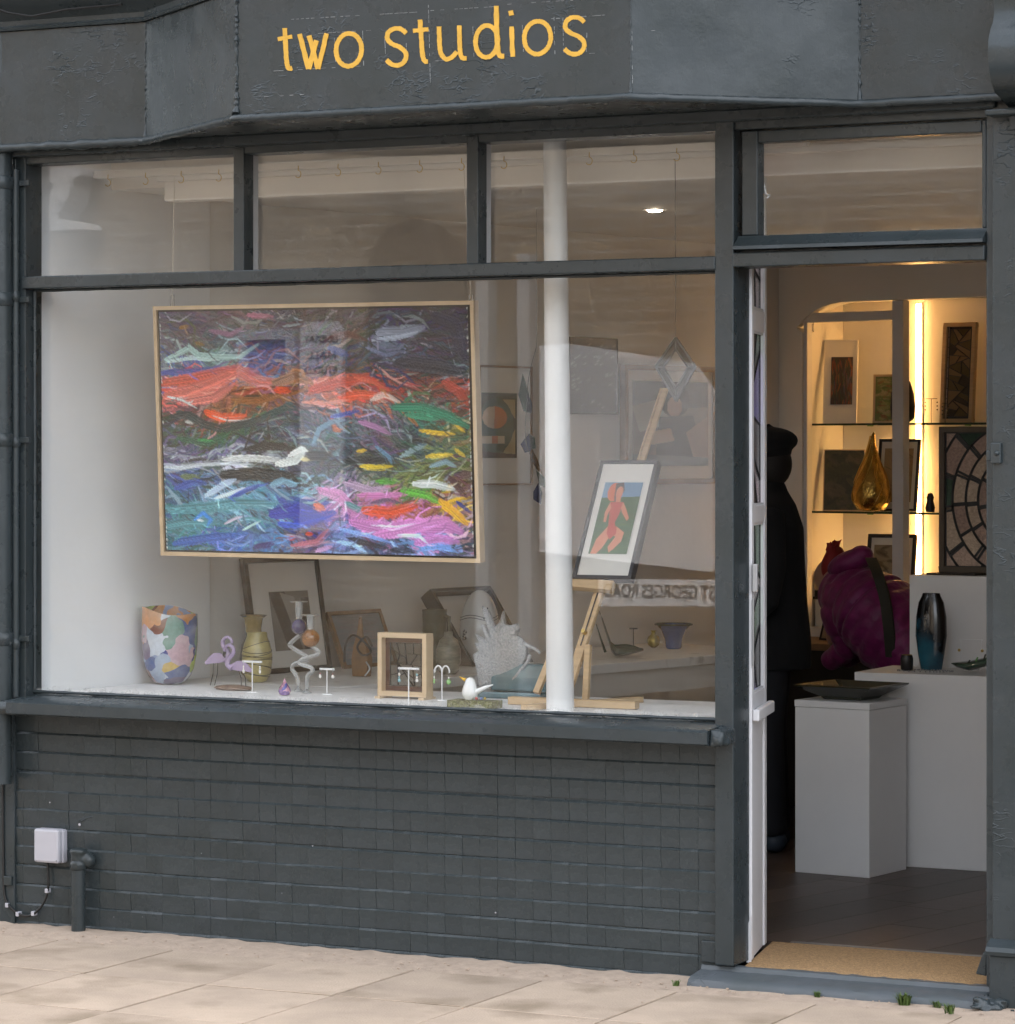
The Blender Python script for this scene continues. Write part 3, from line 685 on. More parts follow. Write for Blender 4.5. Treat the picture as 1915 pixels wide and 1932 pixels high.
# ------------------------------------------------------------------ pipes, box and cable at the left
def rz_pipe(x, Y, y0, y1): return [V((fx(x, Y), Y, at(x, y, Y).z)) for y in np.linspace(y0, y1, 8)]
dp = thing('downpipe', 'dark grey painted downpipe at the left edge of the shopfront', 'pipe', at(6, 1480, -.07))
MB().tube(rz_pipe(2, -.07, -20, 1478), .036, 18).build('pipe', P_, dp, smooth=True)
for y in (345, 565, 830, 1205):
    p = at(2, y, -.07); MB().lathe(p, [(.037,-.022), (.041,-.018), (.041,.018), (.037,.022)], 18).build('collar', M['paint_old'], dp, smooth=True)
    MB().box(p.x+.01, p.x+.085, -.034, -.018, p.z-.010, p.z+.010).build('bracket', M['paint_old'], dp, bev=.003)
sp_ = thing('service_pipe', 'thin dark grey pipe running up beside the window post', 'pipe', at(27, 1290, -.03))
MB().tube(rz_pipe(29, -.035, 320, 1315), .0135, 12).build('pipe', P_, sp_, smooth=True)
for y in (560, 835, 1215): MB().ball(at(29, y, -.035), .019, 9, 6, (1,1,1.5)).build('clip', M['paint_old'], sp_, smooth=True)
jb = thing('junction_box', 'white plastic junction box fixed to the tiled wall', 'junction box', at(88, 1632, -.03))
p0, p1 = at(63, 1563, -.05), at(110, 1630, -.05)
bx = MB().box(p0.x, p1.x, -.05, -.004, p1.z, p0.z).build('lid', M['plastic'], jb, bev=.008)
MB().box(p0.x+.004, p1.x+.004, -.028, .0, p1.z-.001, p0.z-.002).build('back', M['plastic'], jb, bev=.006)
for x in (68, 106): MB().ball(at(x, 1624, -.0505), .0022, 8, 5).build('screw', M['steel'], jb)
cb = thing('black_cable', 'black cable looping down from the white box to the wall edge', 'cable', at(60, 1725, -.012))
pts = catmull([at(x, y, -.016) for x, y in ((90,1628), (91,1660), (90,1680), (84,1700), (73,1716), (58,1727), (42,1727), (28,1719), (16,1707), (9,1690), (7,1660), (6,1600), (5,1480))], 6)
MB().tube(pts, .0042, 8).build('cable', M['cable'], cb, smooth=True)
for x, y in ((90,1680), (64,1723), (35,1724), (15,1707)): 
    p = at(x, y, -.012); MB().box(p.x-.006, p.x+.006, -.022, -.0, p.z-.008, p.z+.007).build('cable_clip', M['plastic'], cb, bev=.002)
MB().box(fx(7,-.02), fx(22,-.02), -.022, -.001, at(14,1671,-.02).z, at(14,1653,-.02).z).build('old_socket', M['paint_old'], tw, bev=.003)
pp = thing('pipe_stub', 'short capped dark grey pipe standing against the tiled wall', 'pipe', at(147, 1765, -.05))
pc = V((fx(148,-.045), -.045, 0)); zt = at(148, 1606, -.045).z; zc = at(148, 1634, -.045).z
MB().tube([pc+UP*-.005, pc+UP*zc], .0235, 18).build('pipe', P_, pp, smooth=True)
MB().lathe(pc+UP*(zc-.012), [(.024,0), (.028,.004), (.028,.024), (.024,.03)], 18).build('collar', M['paint_old'], pp, smooth=True)
b_ = MB().tube([pc+UP*(zc+.01), pc+UP*(zt-.005)], .024, 16); b_.ball(pc+UP*(zt+.0), .029, 14, 8, (1.1,1,.45)); b_.ball(pc+V((.026,.018,zt-zc-.03+zc)), .027, 12, 8)
b_.tube([pc+V((0,0,zt-.03)), pc+V((.03,.03,zt-.035))], .022, 12); b_.build('cap', M['paint_old'], pp, remesh=.005)

# doormat
mt = MB(); m0, m1, m2, m3 = V((.905,.012,.0)), V((1.662,.012,.0)), V((1.70,.497,.0)), V((.80,.497,.0))
mt.prism([p+UP*.034 for p in (m0, m1, m2, m3)], (0,0,.018))
tag(mt.build('doormat', M['coir'], wl=(1.28,.25,.034), bev=.003), 'brown coir doormat filling the doorway behind the step', 'doormat')
# weeds along the step
def tuft(x, y, hgt, n, label):
    c = atz(x, y, .0); c.y = min(c.y, -.124); b_ = MB()
    for i in range(n*2):
        a = rnd.uniform(0, 6.28); L = 1.25*hgt*rnd.uniform(.3, 1); sp = rnd.uniform(.2, .9); wd = L*.045+.0005
        base = c+V((rnd.uniform(-.012,.012)*hgt/.03, rnd.uniform(-.006,.006), 0)); d = V((math.cos(a), math.sin(a)*.6, 0)); s_ = V((-d.y, d.x, 0)).normalized()
        m_ = base+d*L*sp*.4+UP*L*.6; t_ = base+d*L*sp+UP*L*.85
        b_.add([base-s_*wd*.5, base+s_*wd*.5, m_+s_*wd, m_-s_*wd, t_], [(0,1,2,3), (3,2,4)])
    tag(b_.build('weed', M['grass'], wl=c, fix=False), label, 'weed', 'weeds at the foot of the step')
tuft(1706, 1898, .040, 60, 'largest green weed tuft at the middle of the door step')
tuft(1545, 1882, .022, 22, 'small thin weed left of the largest tuft on the step')
tuft(1768, 1903, .026, 26, 'weed sprig right of the largest tuft on the step')
tuft(1790, 1913, .030, 32, 'weed tuft on the paving nearest the right pilaster')
tuft(1316, 1846, .020, 24, 'dull weed at the left corner of the door step')

# ================================================================== INSIDE THE WINDOW
struct('display_bed', MB().prism([(-1.66,.044,BEDZ), (.822,.044,BEDZ), (.83,.10,BEDZ), (.76,.42,BEDZ), (.655,.75,BEDZ), (-1.60,.75,BEDZ)], (0,0,-.06)), M['bed'])
struct('display_bed_back', MB().box(-1.60, .645, .725, .745, .0, BEDZ-.062), M['darkwood'])
# white iron column
c0, c1 = at(1057, 1340, .20), at(1046.5, 262, .20)
col = thing('iron_column', 'slender white painted iron column standing inside the window', 'column', V((c0.x, c0.y, BEDZ)))
n_ = 24; MB().tube([V((c0.x, c0.y, BEDZ))+(V((c1.x, c0.y, 2.60))-V((c0.x, c0.y, BEDZ)))*(i/n_) for i in range(n_+1)], [.0435-.0075*(i/n_) for i in range(n_+1)], 28).build('shaft', M['column'], col, smooth=True)
MB().lathe((c1.x, c0.y, 2.575), [(.037,0), (.044,.006), (.044,.02), (.038,.03)], 24).build('capital', M['column'], col, smooth=True)

# leaded glass helpers
def rsplit(poly, n, r):
    polys = [poly]
    area = lambda p: abs(sum(p[i][0]*p[(i+1)%len(p)][1]-p[(i+1)%len(p)][0]*p[i][1] for i in range(len(p))))/2
    while len(polys) < n:
        polys.sort(key=area); p = polys.pop(); cx = sum(q[0] for q in p)/len(p); cy = sum(q[1] for q in p)/len(p)
        xs_ = [q[0] for q in p]; ys_ = [q[1] for q in p]
        base = 0 if max(ys_)-min(ys_) > max(xs_)-min(xs_) else math.pi/2
        a = base+r.uniform(-.8, .8); nx, ny = -math.sin(a), math.cos(a); A, B = [], []
        for i in range(len(p)):
            q, s_ = p[i], p[(i+1)%len(p)]; d0 = (q[0]-cx)*nx+(q[1]-cy)*ny; d1 = (s_[0]-cx)*nx+(s_[1]-cy)*ny
            (A if d0 >= 0 else B).append(q)
            if d0*d1 < 0:
                t = d0/(d0-d1); m_ = (q[0]+(s_[0]-q[0])*t, q[1]+(s_[1]-q[1])*t); A.append(m_); B.append(m_)
        if len(A) < 3 or len(B) < 3: polys.append(p); continue
        polys += [A, B]
    return polys
def clip(poly, x0, x1, y0, y1):
    for ax, lim, sg in ((0,x0,1), (0,x1,-1), (1,y0,1), (1,y1,-1)):
        out = []
        for i in range(len(poly)):
            p, q = poly[i], poly[(i+1)%len(poly)]; dp_, dq = (p[ax]-lim)*sg, (q[ax]-lim)*sg
            if dp_ >= 0: out.append(p)
            if dp_*dq < 0: t = dp_/(dp_-dq); out.append((p[0]+(q[0]-p[0])*t, p[1]+(q[1]-p[1])*t))
        poly = out
        if len(poly) < 3: return []
    return poly
def leaded(parent, O, U, W, N, polys, mats, cw, r, th=.004, name='glass_piece'):
    """glass pieces, each its own part, and one web of lead came; O + U*u + W*w on the panel plane, N towards the viewer"""
    came = MB()
    for p in polys:
        cx = sum(q[0] for q in p)/len(p); cy = sum(q[1] for q in p)/len(p)
        f = lambda q, s_=.97: O+U*(cx+(q[0]-cx)*s_)+W*(cy+(q[1]-cy)*s_)
        MB().prism([f(q)-N*th/2 for q in p], N*th).build(name, r.choice(mats), parent)
        for i in range(len(p)):
            a, b_ = p[i], p[(i+1)%len(p)]
            if math.hypot(a[0]-b_[0], a[1]-b_[1]) < .004: continue
            came.bar(f(a, 1), f(b_, 1), cw, th*2+.002, (U*(a[1]-b_[1])+W*(b_[0]-a[0])))
    came.build('lead_came', M['lead'], parent)
tint = lambda nm, c, **k: glassmat('stained_'+nm, c, f0=.03, rough=.25, streak=True, **k)
SG = [tint('amber', (.42,.24,.10)), tint('brown', (.20,.13,.09)), tint('lilac', (.50,.46,.80)), tint('pale', (.85,.78,.80)), tint('rose', (.78,.66,.70), dust=.35), tint('umber', (.13,.10,.08)), tint('green', (.45,.62,.50)), tint('milk', (.85,.80,.82), dust=.5)]
# side screen between window and doorway
sa = V((math.sin(R(-14.6)), math.cos(R(-14.6)), 0)); sn = V((sa.y, -sa.x, 0)); so = V((.894, .102, 0)); SLEN = .345
sc = thing('glazed_screen', 'white timber side screen with leaded stained glass beside the doorway', 'screen', so+UP*.055)
sz = lambda y: at(1424, y, .27).z
def sbox(s0, s1, z0, z1, d0, d1): return MB().obox(so+sa*s0+UP*z0+sn*d0, sa*(s1-s0), sn*(d1-d0), UP*(z1-z0))
sbox(0, .045, .055, 2.53, -.035, 0).build('stile', M['white'], sc, bev=.003)
sbox(SLEN-.05, SLEN, .055, 2.53, -.035, 0).build('stile', M['white'], sc, bev=.003)
zr = [(2.50, 2.53), (sz(626), sz(585)), (sz(986), sz(953)), (sz(1346), sz(1302))]
for z0, z1 in zr: sbox(.0455, SLEN-.0505, z0, z1, -.034, -.001).build('rail', M['white'], sc, bev=.003)
b_ = sbox(.0, SLEN+.02, sz(1352), sz(1330), .0005, .022); b_.build('drip_mould', M['white'], sc, bev=.005)
sbox(.0455, SLEN-.0505, .055, sz(1347), -.03, -.006).build('panel', M['white'], sc)
b_ = MB(); pts = [(0,.05), (.012,.05), (.010,.12), (.006,.17), (.0,.19)]
b_.prism([so+sa*-.002+UP*z+V((-s_*1.2,-.004,0)) for s_, z in pts], V((0,-.006,0))); b_.build('paint_run', M['white'], sc)
r_ = random.Random(3)
for (za, zb, n_) in ((zr[1][1], 2.50, 7), (zr[2][1], zr[1][0], 6), (zr[3][1], zr[2][0], 6)):
    polys = rsplit([(.0, .0), (SLEN-.096, .0), (SLEN-.096, zb-za), (.0, zb-za)], n_, r_)
    leaded(sc, so+sa*.0455+UP*za-sn*.016, sa, UP, sn, polys, SG, .004, r_, .003)
    for s0, s1, z0, z1 in ((.0455,.052,za,zb), (SLEN-.057,SLEN-.0505,za,zb), (.052,SLEN-.057,za,za+.007), (.052,SLEN-.057,zb-.007,zb)):
        sbox(s0, s1, z0+.0003, z1-.0003, -.012, -.004).build('bead', M['white'], sc)
lk = sbox(-.012, .010, sz(1112), sz(1060), .001, .018); lk.build('lock_keep', M['steel'], sc, bev=.002)
sbox(-.006, .006, sz(1250), sz(1125), .001, .006).build('strike_plate', M['steel'], sc, bev=.001)

# long table along the left wall
TE0, TE1 = V((-.915, .765, 0)), V((-.915, .765, 0))+WD*2.7
tbl = thing('display_table', 'long pale table running back along the left wall behind the window bed', 'table', V((-1.2, 2.0, FLZ)))
wl0 = lambda p: p - WN*((p-WP).dot(WN)-.01)
a, b_, c, d = TE0, TE1, wl0(TE1), wl0(TE0)
d = V((-1.575, .765, 0)) if d.x < -1.58 else d
c1_ = V((-1.56, 1.01, 0))
MB().prism([p+UP*(BEDZ-.035) for p in (a, b_, c, c1_, V((-1.585,.765,0)))], (0,0,.035)).build('tabletop', M['bed'], tbl, bev=.003)
MB().obox(TE0-WN*.03+UP*(BEDZ-.13), WD*2.68, -WN*.02, UP*.094).build('apron', M['ceiling'], tbl)
for k in (.1, 1.3, 2.55): MB().obox(TE0-WN*.10+WD*k+UP*FLZ, WD*.06, -WN*.045, UP*(BEDZ-.13-FLZ)).build('leg', M['ceiling'], tbl)
# hook rail
hr = thing('hook_rail', 'white batten with brass cup hooks above the window', 'hook rail', V((-.4, .30, 2.51)))
MB().box(-1.599, 1.0, .285, .315, 2.513, 2.540).build('batten', M['ceiling'], hr, bev=.004)
for x in (204, 275, 342, 413, 563, 638, 714, 792, 871, 951, 1112, 1196, 1277):
    c = V((fx(x, .284), .284, 2.513)); 
    MB().tube([c+UP*.012]+[c+V((.0, -.002, -.004))]+[c+V((.011*math.sin(t), -.002, -.016+.012*math.cos(t))) for t in np.linspace(.2, 4.2, 9)], .0014, 6).build('hook', M['brass'], hr, smooth=True)
# ------------------------------------------------------------------ brush painter (colours of pictures, worked out stroke by stroke)
class Painter:
    def __init__(s, W, H, bg_, seed=1):
        s.W, s.H = W, H; s.img = np.ones((H, W, 3))*np.array(srgb(*bg_)); s.h = np.zeros((H, W)); s.r = np.random.RandomState(seed)
        s.yy, s.xx = np.mgrid[0:H, 0:W]; s.yy = s.yy+.5; s.xx = s.xx+.5
    def stroke(s, pts, wd, c, al=1, br=.25, lin=False):
        p = np.array(pts, float)*[s.W, s.H]; wd = wd*s.W; c = np.array(c if lin else srgb(*c))
        x0, y0 = np.maximum(0, (p.min(0)-wd-1).astype(int)); x1, y1 = (p.max(0)+wd+2).astype(int); x1 = min(x1, s.W); y1 = min(y1, s.H)
        if x1 <= x0 or y1 <= y0: return
        X, Y = s.xx[y0:y1, x0:x1], s.yy[y0:y1, x0:x1]; best = np.full(X.shape, 1e9); sg = np.zeros(X.shape); tt = np.zeros(X.shape); n = len(p)-1
        for i in range(n):
            d = p[i+1]-p[i]; L2 = d@d+1e-9; t = np.clip(((X-p[i][0])*d[0]+(Y-p[i][1])*d[1])/L2, 0, 1)
            ex, ey = X-p[i][0]-t*d[0], Y-p[i][1]-t*d[1]; dist = np.hypot(ex, ey); k = dist < best
            best[k] = dist[k]; sg[k] = (np.sign(d[0]*ey-d[1]*ex)*dist)[k]; tt[k] = (i+t)[k]
        tt /= n; prof = s.r.rand(40); q = np.clip(((sg/wd+1)*.5*39), 0, 39).astype(int); bz_ = prof[q]
        ww = wd*(.35+.65*np.minimum(1, 3.2*np.minimum(tt+.12, 1.05-tt)))*(.75+.35*bz_)
        a = np.clip((ww-best)/1.2, 0, 1)*al*np.clip(1.25-br*1.4*bz_*(.4+tt), 0, 1)
        cc = c*(1+br*(bz_-.5)[..., None]*1.3); a3 = a[..., None]
        s.img[y0:y1, x0:x1] = s.img[y0:y1, x0:x1]*(1-a3)+cc*a3
        s.h[y0:y1, x0:x1] = s.h[y0:y1, x0:x1]*(1-a*.8)+a*(.35+.65*bz_)*.8
    def poly(s, pts, c, al=1):
        p = np.array(pts, float)*[s.W, s.H]; ins = np.zeros((s.H, s.W), bool); n = len(p)
        for i in range(n):
            (xa, ya), (xb, yb) = p[i], p[(i+1) % n]
            if ya == yb: continue
            k = ((ya > s.yy) != (yb > s.yy)) & (s.xx < (xb-xa)*(s.yy-ya)/(yb-ya)+xa); ins ^= k
        s.img[ins] = s.img[ins]*(1-al)+np.array(srgb(*c))*al
    def ell(s, cx, cy, rx, ry, c): s.poly([(cx+rx*math.cos(a), cy+ry*math.sin(a)) for a in np.linspace(0, 6.283, 40)[:-1]], c)
def canvas(name, pt, TL, TR, BL, mat, parent, relief=0):
    """front sheet carrying the painter's colours as a colour attribute, with the relief of the paint"""
    H, W = pt.H, pt.W; TL, TR, BL = V(TL), V(TR), V(BL); U, Dn = TR-TL, BL-TL; N = Dn.cross(U).normalized(); o0 = wloc(parent)
    uu, vv = np.meshgrid(np.linspace(0, 1, W), np.linspace(0, 1, H)); hh = pt.h*relief
    P = [np.float64(TL[k]-o0[k])+uu*U[k]+vv*Dn[k]+hh*N[k] for k in range(3)]
    me = bpy.data.meshes.new(name); me.vertices.add(W*H); me.vertices.foreach_set('co', np.stack(P, -1).ravel())
    i = (np.arange(H-1)[:, None]*W+np.arange(W-1)).ravel(); q = np.stack([i, i+W, i+W+1, i+1], -1).astype(np.int32); nf = len(q)
    me.loops.add(nf*4); me.loops.foreach_set('vertex_index', q.ravel()); me.polygons.add(nf); me.polygons.foreach_set('loop_start', np.arange(nf, dtype=np.int32)*4)
    me.polygons.foreach_set('use_smooth', np.ones(nf, bool)); me.update(); me.validate()
    ca = me.color_attributes.new('Col', 'FLOAT_COLOR', 'POINT'); ca.data.foreach_set('color', np.concatenate([np.clip(pt.img, 0, 1), np.ones((H, W, 1))], -1).astype(np.float32).ravel())
    me.materials.append(mat); o = bpy.data.objects.new(name, me); COL.objects.link(o); o.parent = parent; return o
def framed(name, label, cat, TL, TR, BL, fw_, dep, fmat, pt=None, mnt=None, pmat=None, relief=0, img_in=0, group=None, cvs='print', glazed=False, face=.004, rects=None):
    """picture: frame rails, back board, mount, image.  fw_ frame width, mnt = mount margins (l, r, t, b) as fractions"""
    TL, TR, BL = V(TL), V(TR), V(BL); u = (TR-TL); dn = (BL-TL); W, H = u.length, dn.length; u.normalize(); dn.normalize(); N = dn.cross(u).normalized()
    t = thing(name, label, cat, BL+u*W/2, group)
    BR = TR+dn*H
    fm = MB()
    for a, b_, c, d in ((TL, TR, -u+dn, u+dn),):
        i0, i1, i2, i3 = TL+(u+dn)*fw_, TR+(dn-u)*fw_, BR-(u+dn)*fw_, BL+(u-dn)*fw_
        for q in ((TL, TR, i1, i0), (TR, BR, i2, i1), (BR, BL, i3, i2), (BL, TL, i0, i3)): fm.prism([p-N*dep for p in q], N*dep)
    fm.build('frame', fmat, t)
    MB().obox(TL+(u+dn)*fw_*.6-N*(dep-.001), u*(W-1.2*fw_), dn*(H-1.2*fw_), N*(dep-face-.004)).build('mount' if mnt else 'backing', M['mount'] if mnt else M['black'], t)
    if pt is not None:
        l_, r__, t_, b__ = mnt if mnt else (img_in,)*4
        iw, ih = W-2*fw_, H-2*fw_
        A = TL+(u+dn)*fw_+u*iw*l_+dn*ih*t_-N*(face-.0006) ; B = A+u*iw*(1-l_-r__); Cc = A+dn*ih*(1-t_-b__)
        canvas(cvs, pt, A, B, Cc, pmat or M['print'], t, relief)
    return t

# ------------------------------------------------------------------ the big sea painting hung in the window
def sea():
    pt = Painter(430, 340, (60, 62, 72), 4); r = pt.r
    zones = [  # u, v, colour, spread
        (.08,.05,(88,78,92)), (.2,.03,(100,80,92)), (.35,.05,(74,62,72)), (.5,.06,(60,52,62)), (.65,.05,(66,52,58)), (.8,.06,(48,50,72)), (.95,.05,(34,38,62)),
        (.1,.12,(92,84,86)), (.25,.12,(70,84,92)), (.38,.1,(66,60,82)), (.52,.14,(56,54,72)), (.62,.12,(84,44,40)), (.75,.12,(104,108,124)), (.88,.13,(66,60,72)), (.97,.15,(32,36,62)),
        (.05,.19,(112,120,120)), (.2,.2,(120,140,136)), (.35,.2,(78,82,118)), (.5,.21,(70,66,92)), (.62,.2,(42,48,82)), (.78,.2,(62,64,84)), (.92,.2,(30,38,64)),
        (.05,.25,(76,86,140)), (.2,.25,(120,96,130)), (.33,.25,(140,96,100)), (.48,.26,(128,90,92)), (.62,.25,(96,62,52)), (.78,.25,(36,40,64)), (.92,.25,(36,42,60)),
        (.05,.31,(196,94,72)), (.18,.31,(200,100,84)), (.3,.32,(166,86,60)), (.42,.32,(150,96,48)), (.55,.32,(186,96,74)), (.66,.32,(190,72,44)), (.78,.33,(140,66,50)), (.9,.32,(120,56,44)), (.97,.33,(150,66,46)),
        (.08,.38,(160,88,80)), (.2,.39,(150,94,60)), (.32,.39,(132,86,44)), (.46,.39,(120,90,96)), (.6,.38,(190,104,78)), (.72,.38,(160,94,74)), (.84,.39,(64,84,74)), (.95,.39,(96,60,52)),
        (.06,.45,(52,62,62)), (.2,.45,(120,70,44)), (.32,.45,(56,82,80)), (.46,.46,(60,76,84)), (.58,.45,(84,92,112)), (.72,.44,(96,92,100)), (.84,.44,(38,112,86)), (.95,.44,(42,104,84)),
        (.08,.52,(64,80,70)), (.2,.53,(48,92,64)), (.34,.52,(50,64,72)), (.46,.52,(72,90,104)), (.58,.51,(82,106,116)), (.7,.5,(110,92,112)), (.82,.5,(60,74,70)), (.95,.5,(110,104,60)),
        (.08,.58,(92,90,116)), (.2,.58,(100,92,124)), (.33,.58,(52,56,64)), (.46,.58,(84,88,90)), (.58,.57,(64,82,86)), (.7,.57,(58,70,74)), (.82,.57,(58,76,78)), (.94,.57,(96,104,70)),
        (.08,.63,(150,148,156)), (.22,.63,(160,160,166)), (.36,.62,(120,122,124)), (.5,.62,(66,76,84)), (.62,.63,(58,66,72)), (.72,.63,(72,78,54)), (.84,.62,(98,108,62)), (.95,.62,(110,112,70)),
        (.06,.68,(64,84,104)), (.2,.67,(62,82,82)), (.34,.68,(36,44,46)), (.46,.68,(70,78,84)), (.58,.67,(50,64,88)), (.7,.67,(70,84,84)), (.84,.68,(116,120,70)), (.96,.68,(88,66,66)),
        (.06,.74,(72,100,146)), (.2,.74,(110,146,168)), (.34,.74,(96,140,160)), (.46,.74,(120,150,160)), (.58,.73,(160,140,160)), (.7,.73,(140,130,120)), (.84,.73,(96,130,64)), (.96,.73,(110,84,70)),
        (.06,.81,(66,112,124)), (.2,.8,(96,146,160)), (.34,.8,(90,140,156)), (.46,.81,(60,84,150)), (.58,.79,(180,120,160)), (.72,.79,(190,110,130)), (.84,.8,(160,96,84)), (.95,.8,(190,150,50)),
        (.06,.87,(74,124,130)), (.2,.87,(78,126,134)), (.34,.87,(92,140,150)), (.46,.87,(50,70,150)), (.58,.87,(110,100,150)), (.72,.87,(200,130,180)), (.85,.87,(200,128,180)), (.96,.87,(150,110,120)),
        (.06,.95,(78,124,130)), (.2,.95,(60,104,160)), (.34,.94,(76,112,150)), (.46,.94,(110,90,110)), (.58,.94,(120,130,170)), (.72,.94,(84,92,120)), (.85,.95,(120,140,180)), (.96,.95,(70,74,90))]
    Z = np.array([z[:2] for z in zones]); ZC = np.array([srgb(*z[2]) for z in zones])
    def flow(u, v): return .42*math.sin(u*6.5+v*8)+.45*math.sin(v*11-u*5)*(.35+.8*v)+.25*math.sin(u*17+1)-.05
    for layer, (n, w0, L0) in enumerate(((900, .021, .13), (1500, .010, .11), (2100, .0048, .085))):
        for _ in range(n):
            u, v = r.rand()*1.04-.02, r.rand()*1.04-.02
            d = np.hypot((Z[:, 0]-u), (Z[:, 1]-v)*1.25)+r.rand(len(Z))*.055; k = d.argmin(); c = ZC[k]
            c = np.clip(c*(1+r.randn()*.28)+r.randn(3)*.018, .004, .9)
            if layer == 2 and r.rand() < .12: c = np.clip(c*1.2+.18, 0, .85)
            if layer == 2 and r.rand() < .12: c = c*.35
            a = flow(u, v)+r.randn()*.22; L = L0*(.5+r.rand()); cv = r.randn()*.42
            dx, dy = math.cos(a)*L, math.sin(a)*L; nx, ny = -dy*cv, dx*cv
            pt.stroke([(u-dx/2, v-dy/2*1.26), (u-dx/6+nx*.7, v+(-dy/6+ny*.7)*1.26), (u+dx/6+nx*.7, v+(dy/6+ny*.7)*1.26), (u+dx/2, v+dy/2*1.26)], w0*(.5+r.rand()), c, .9, .35, True)
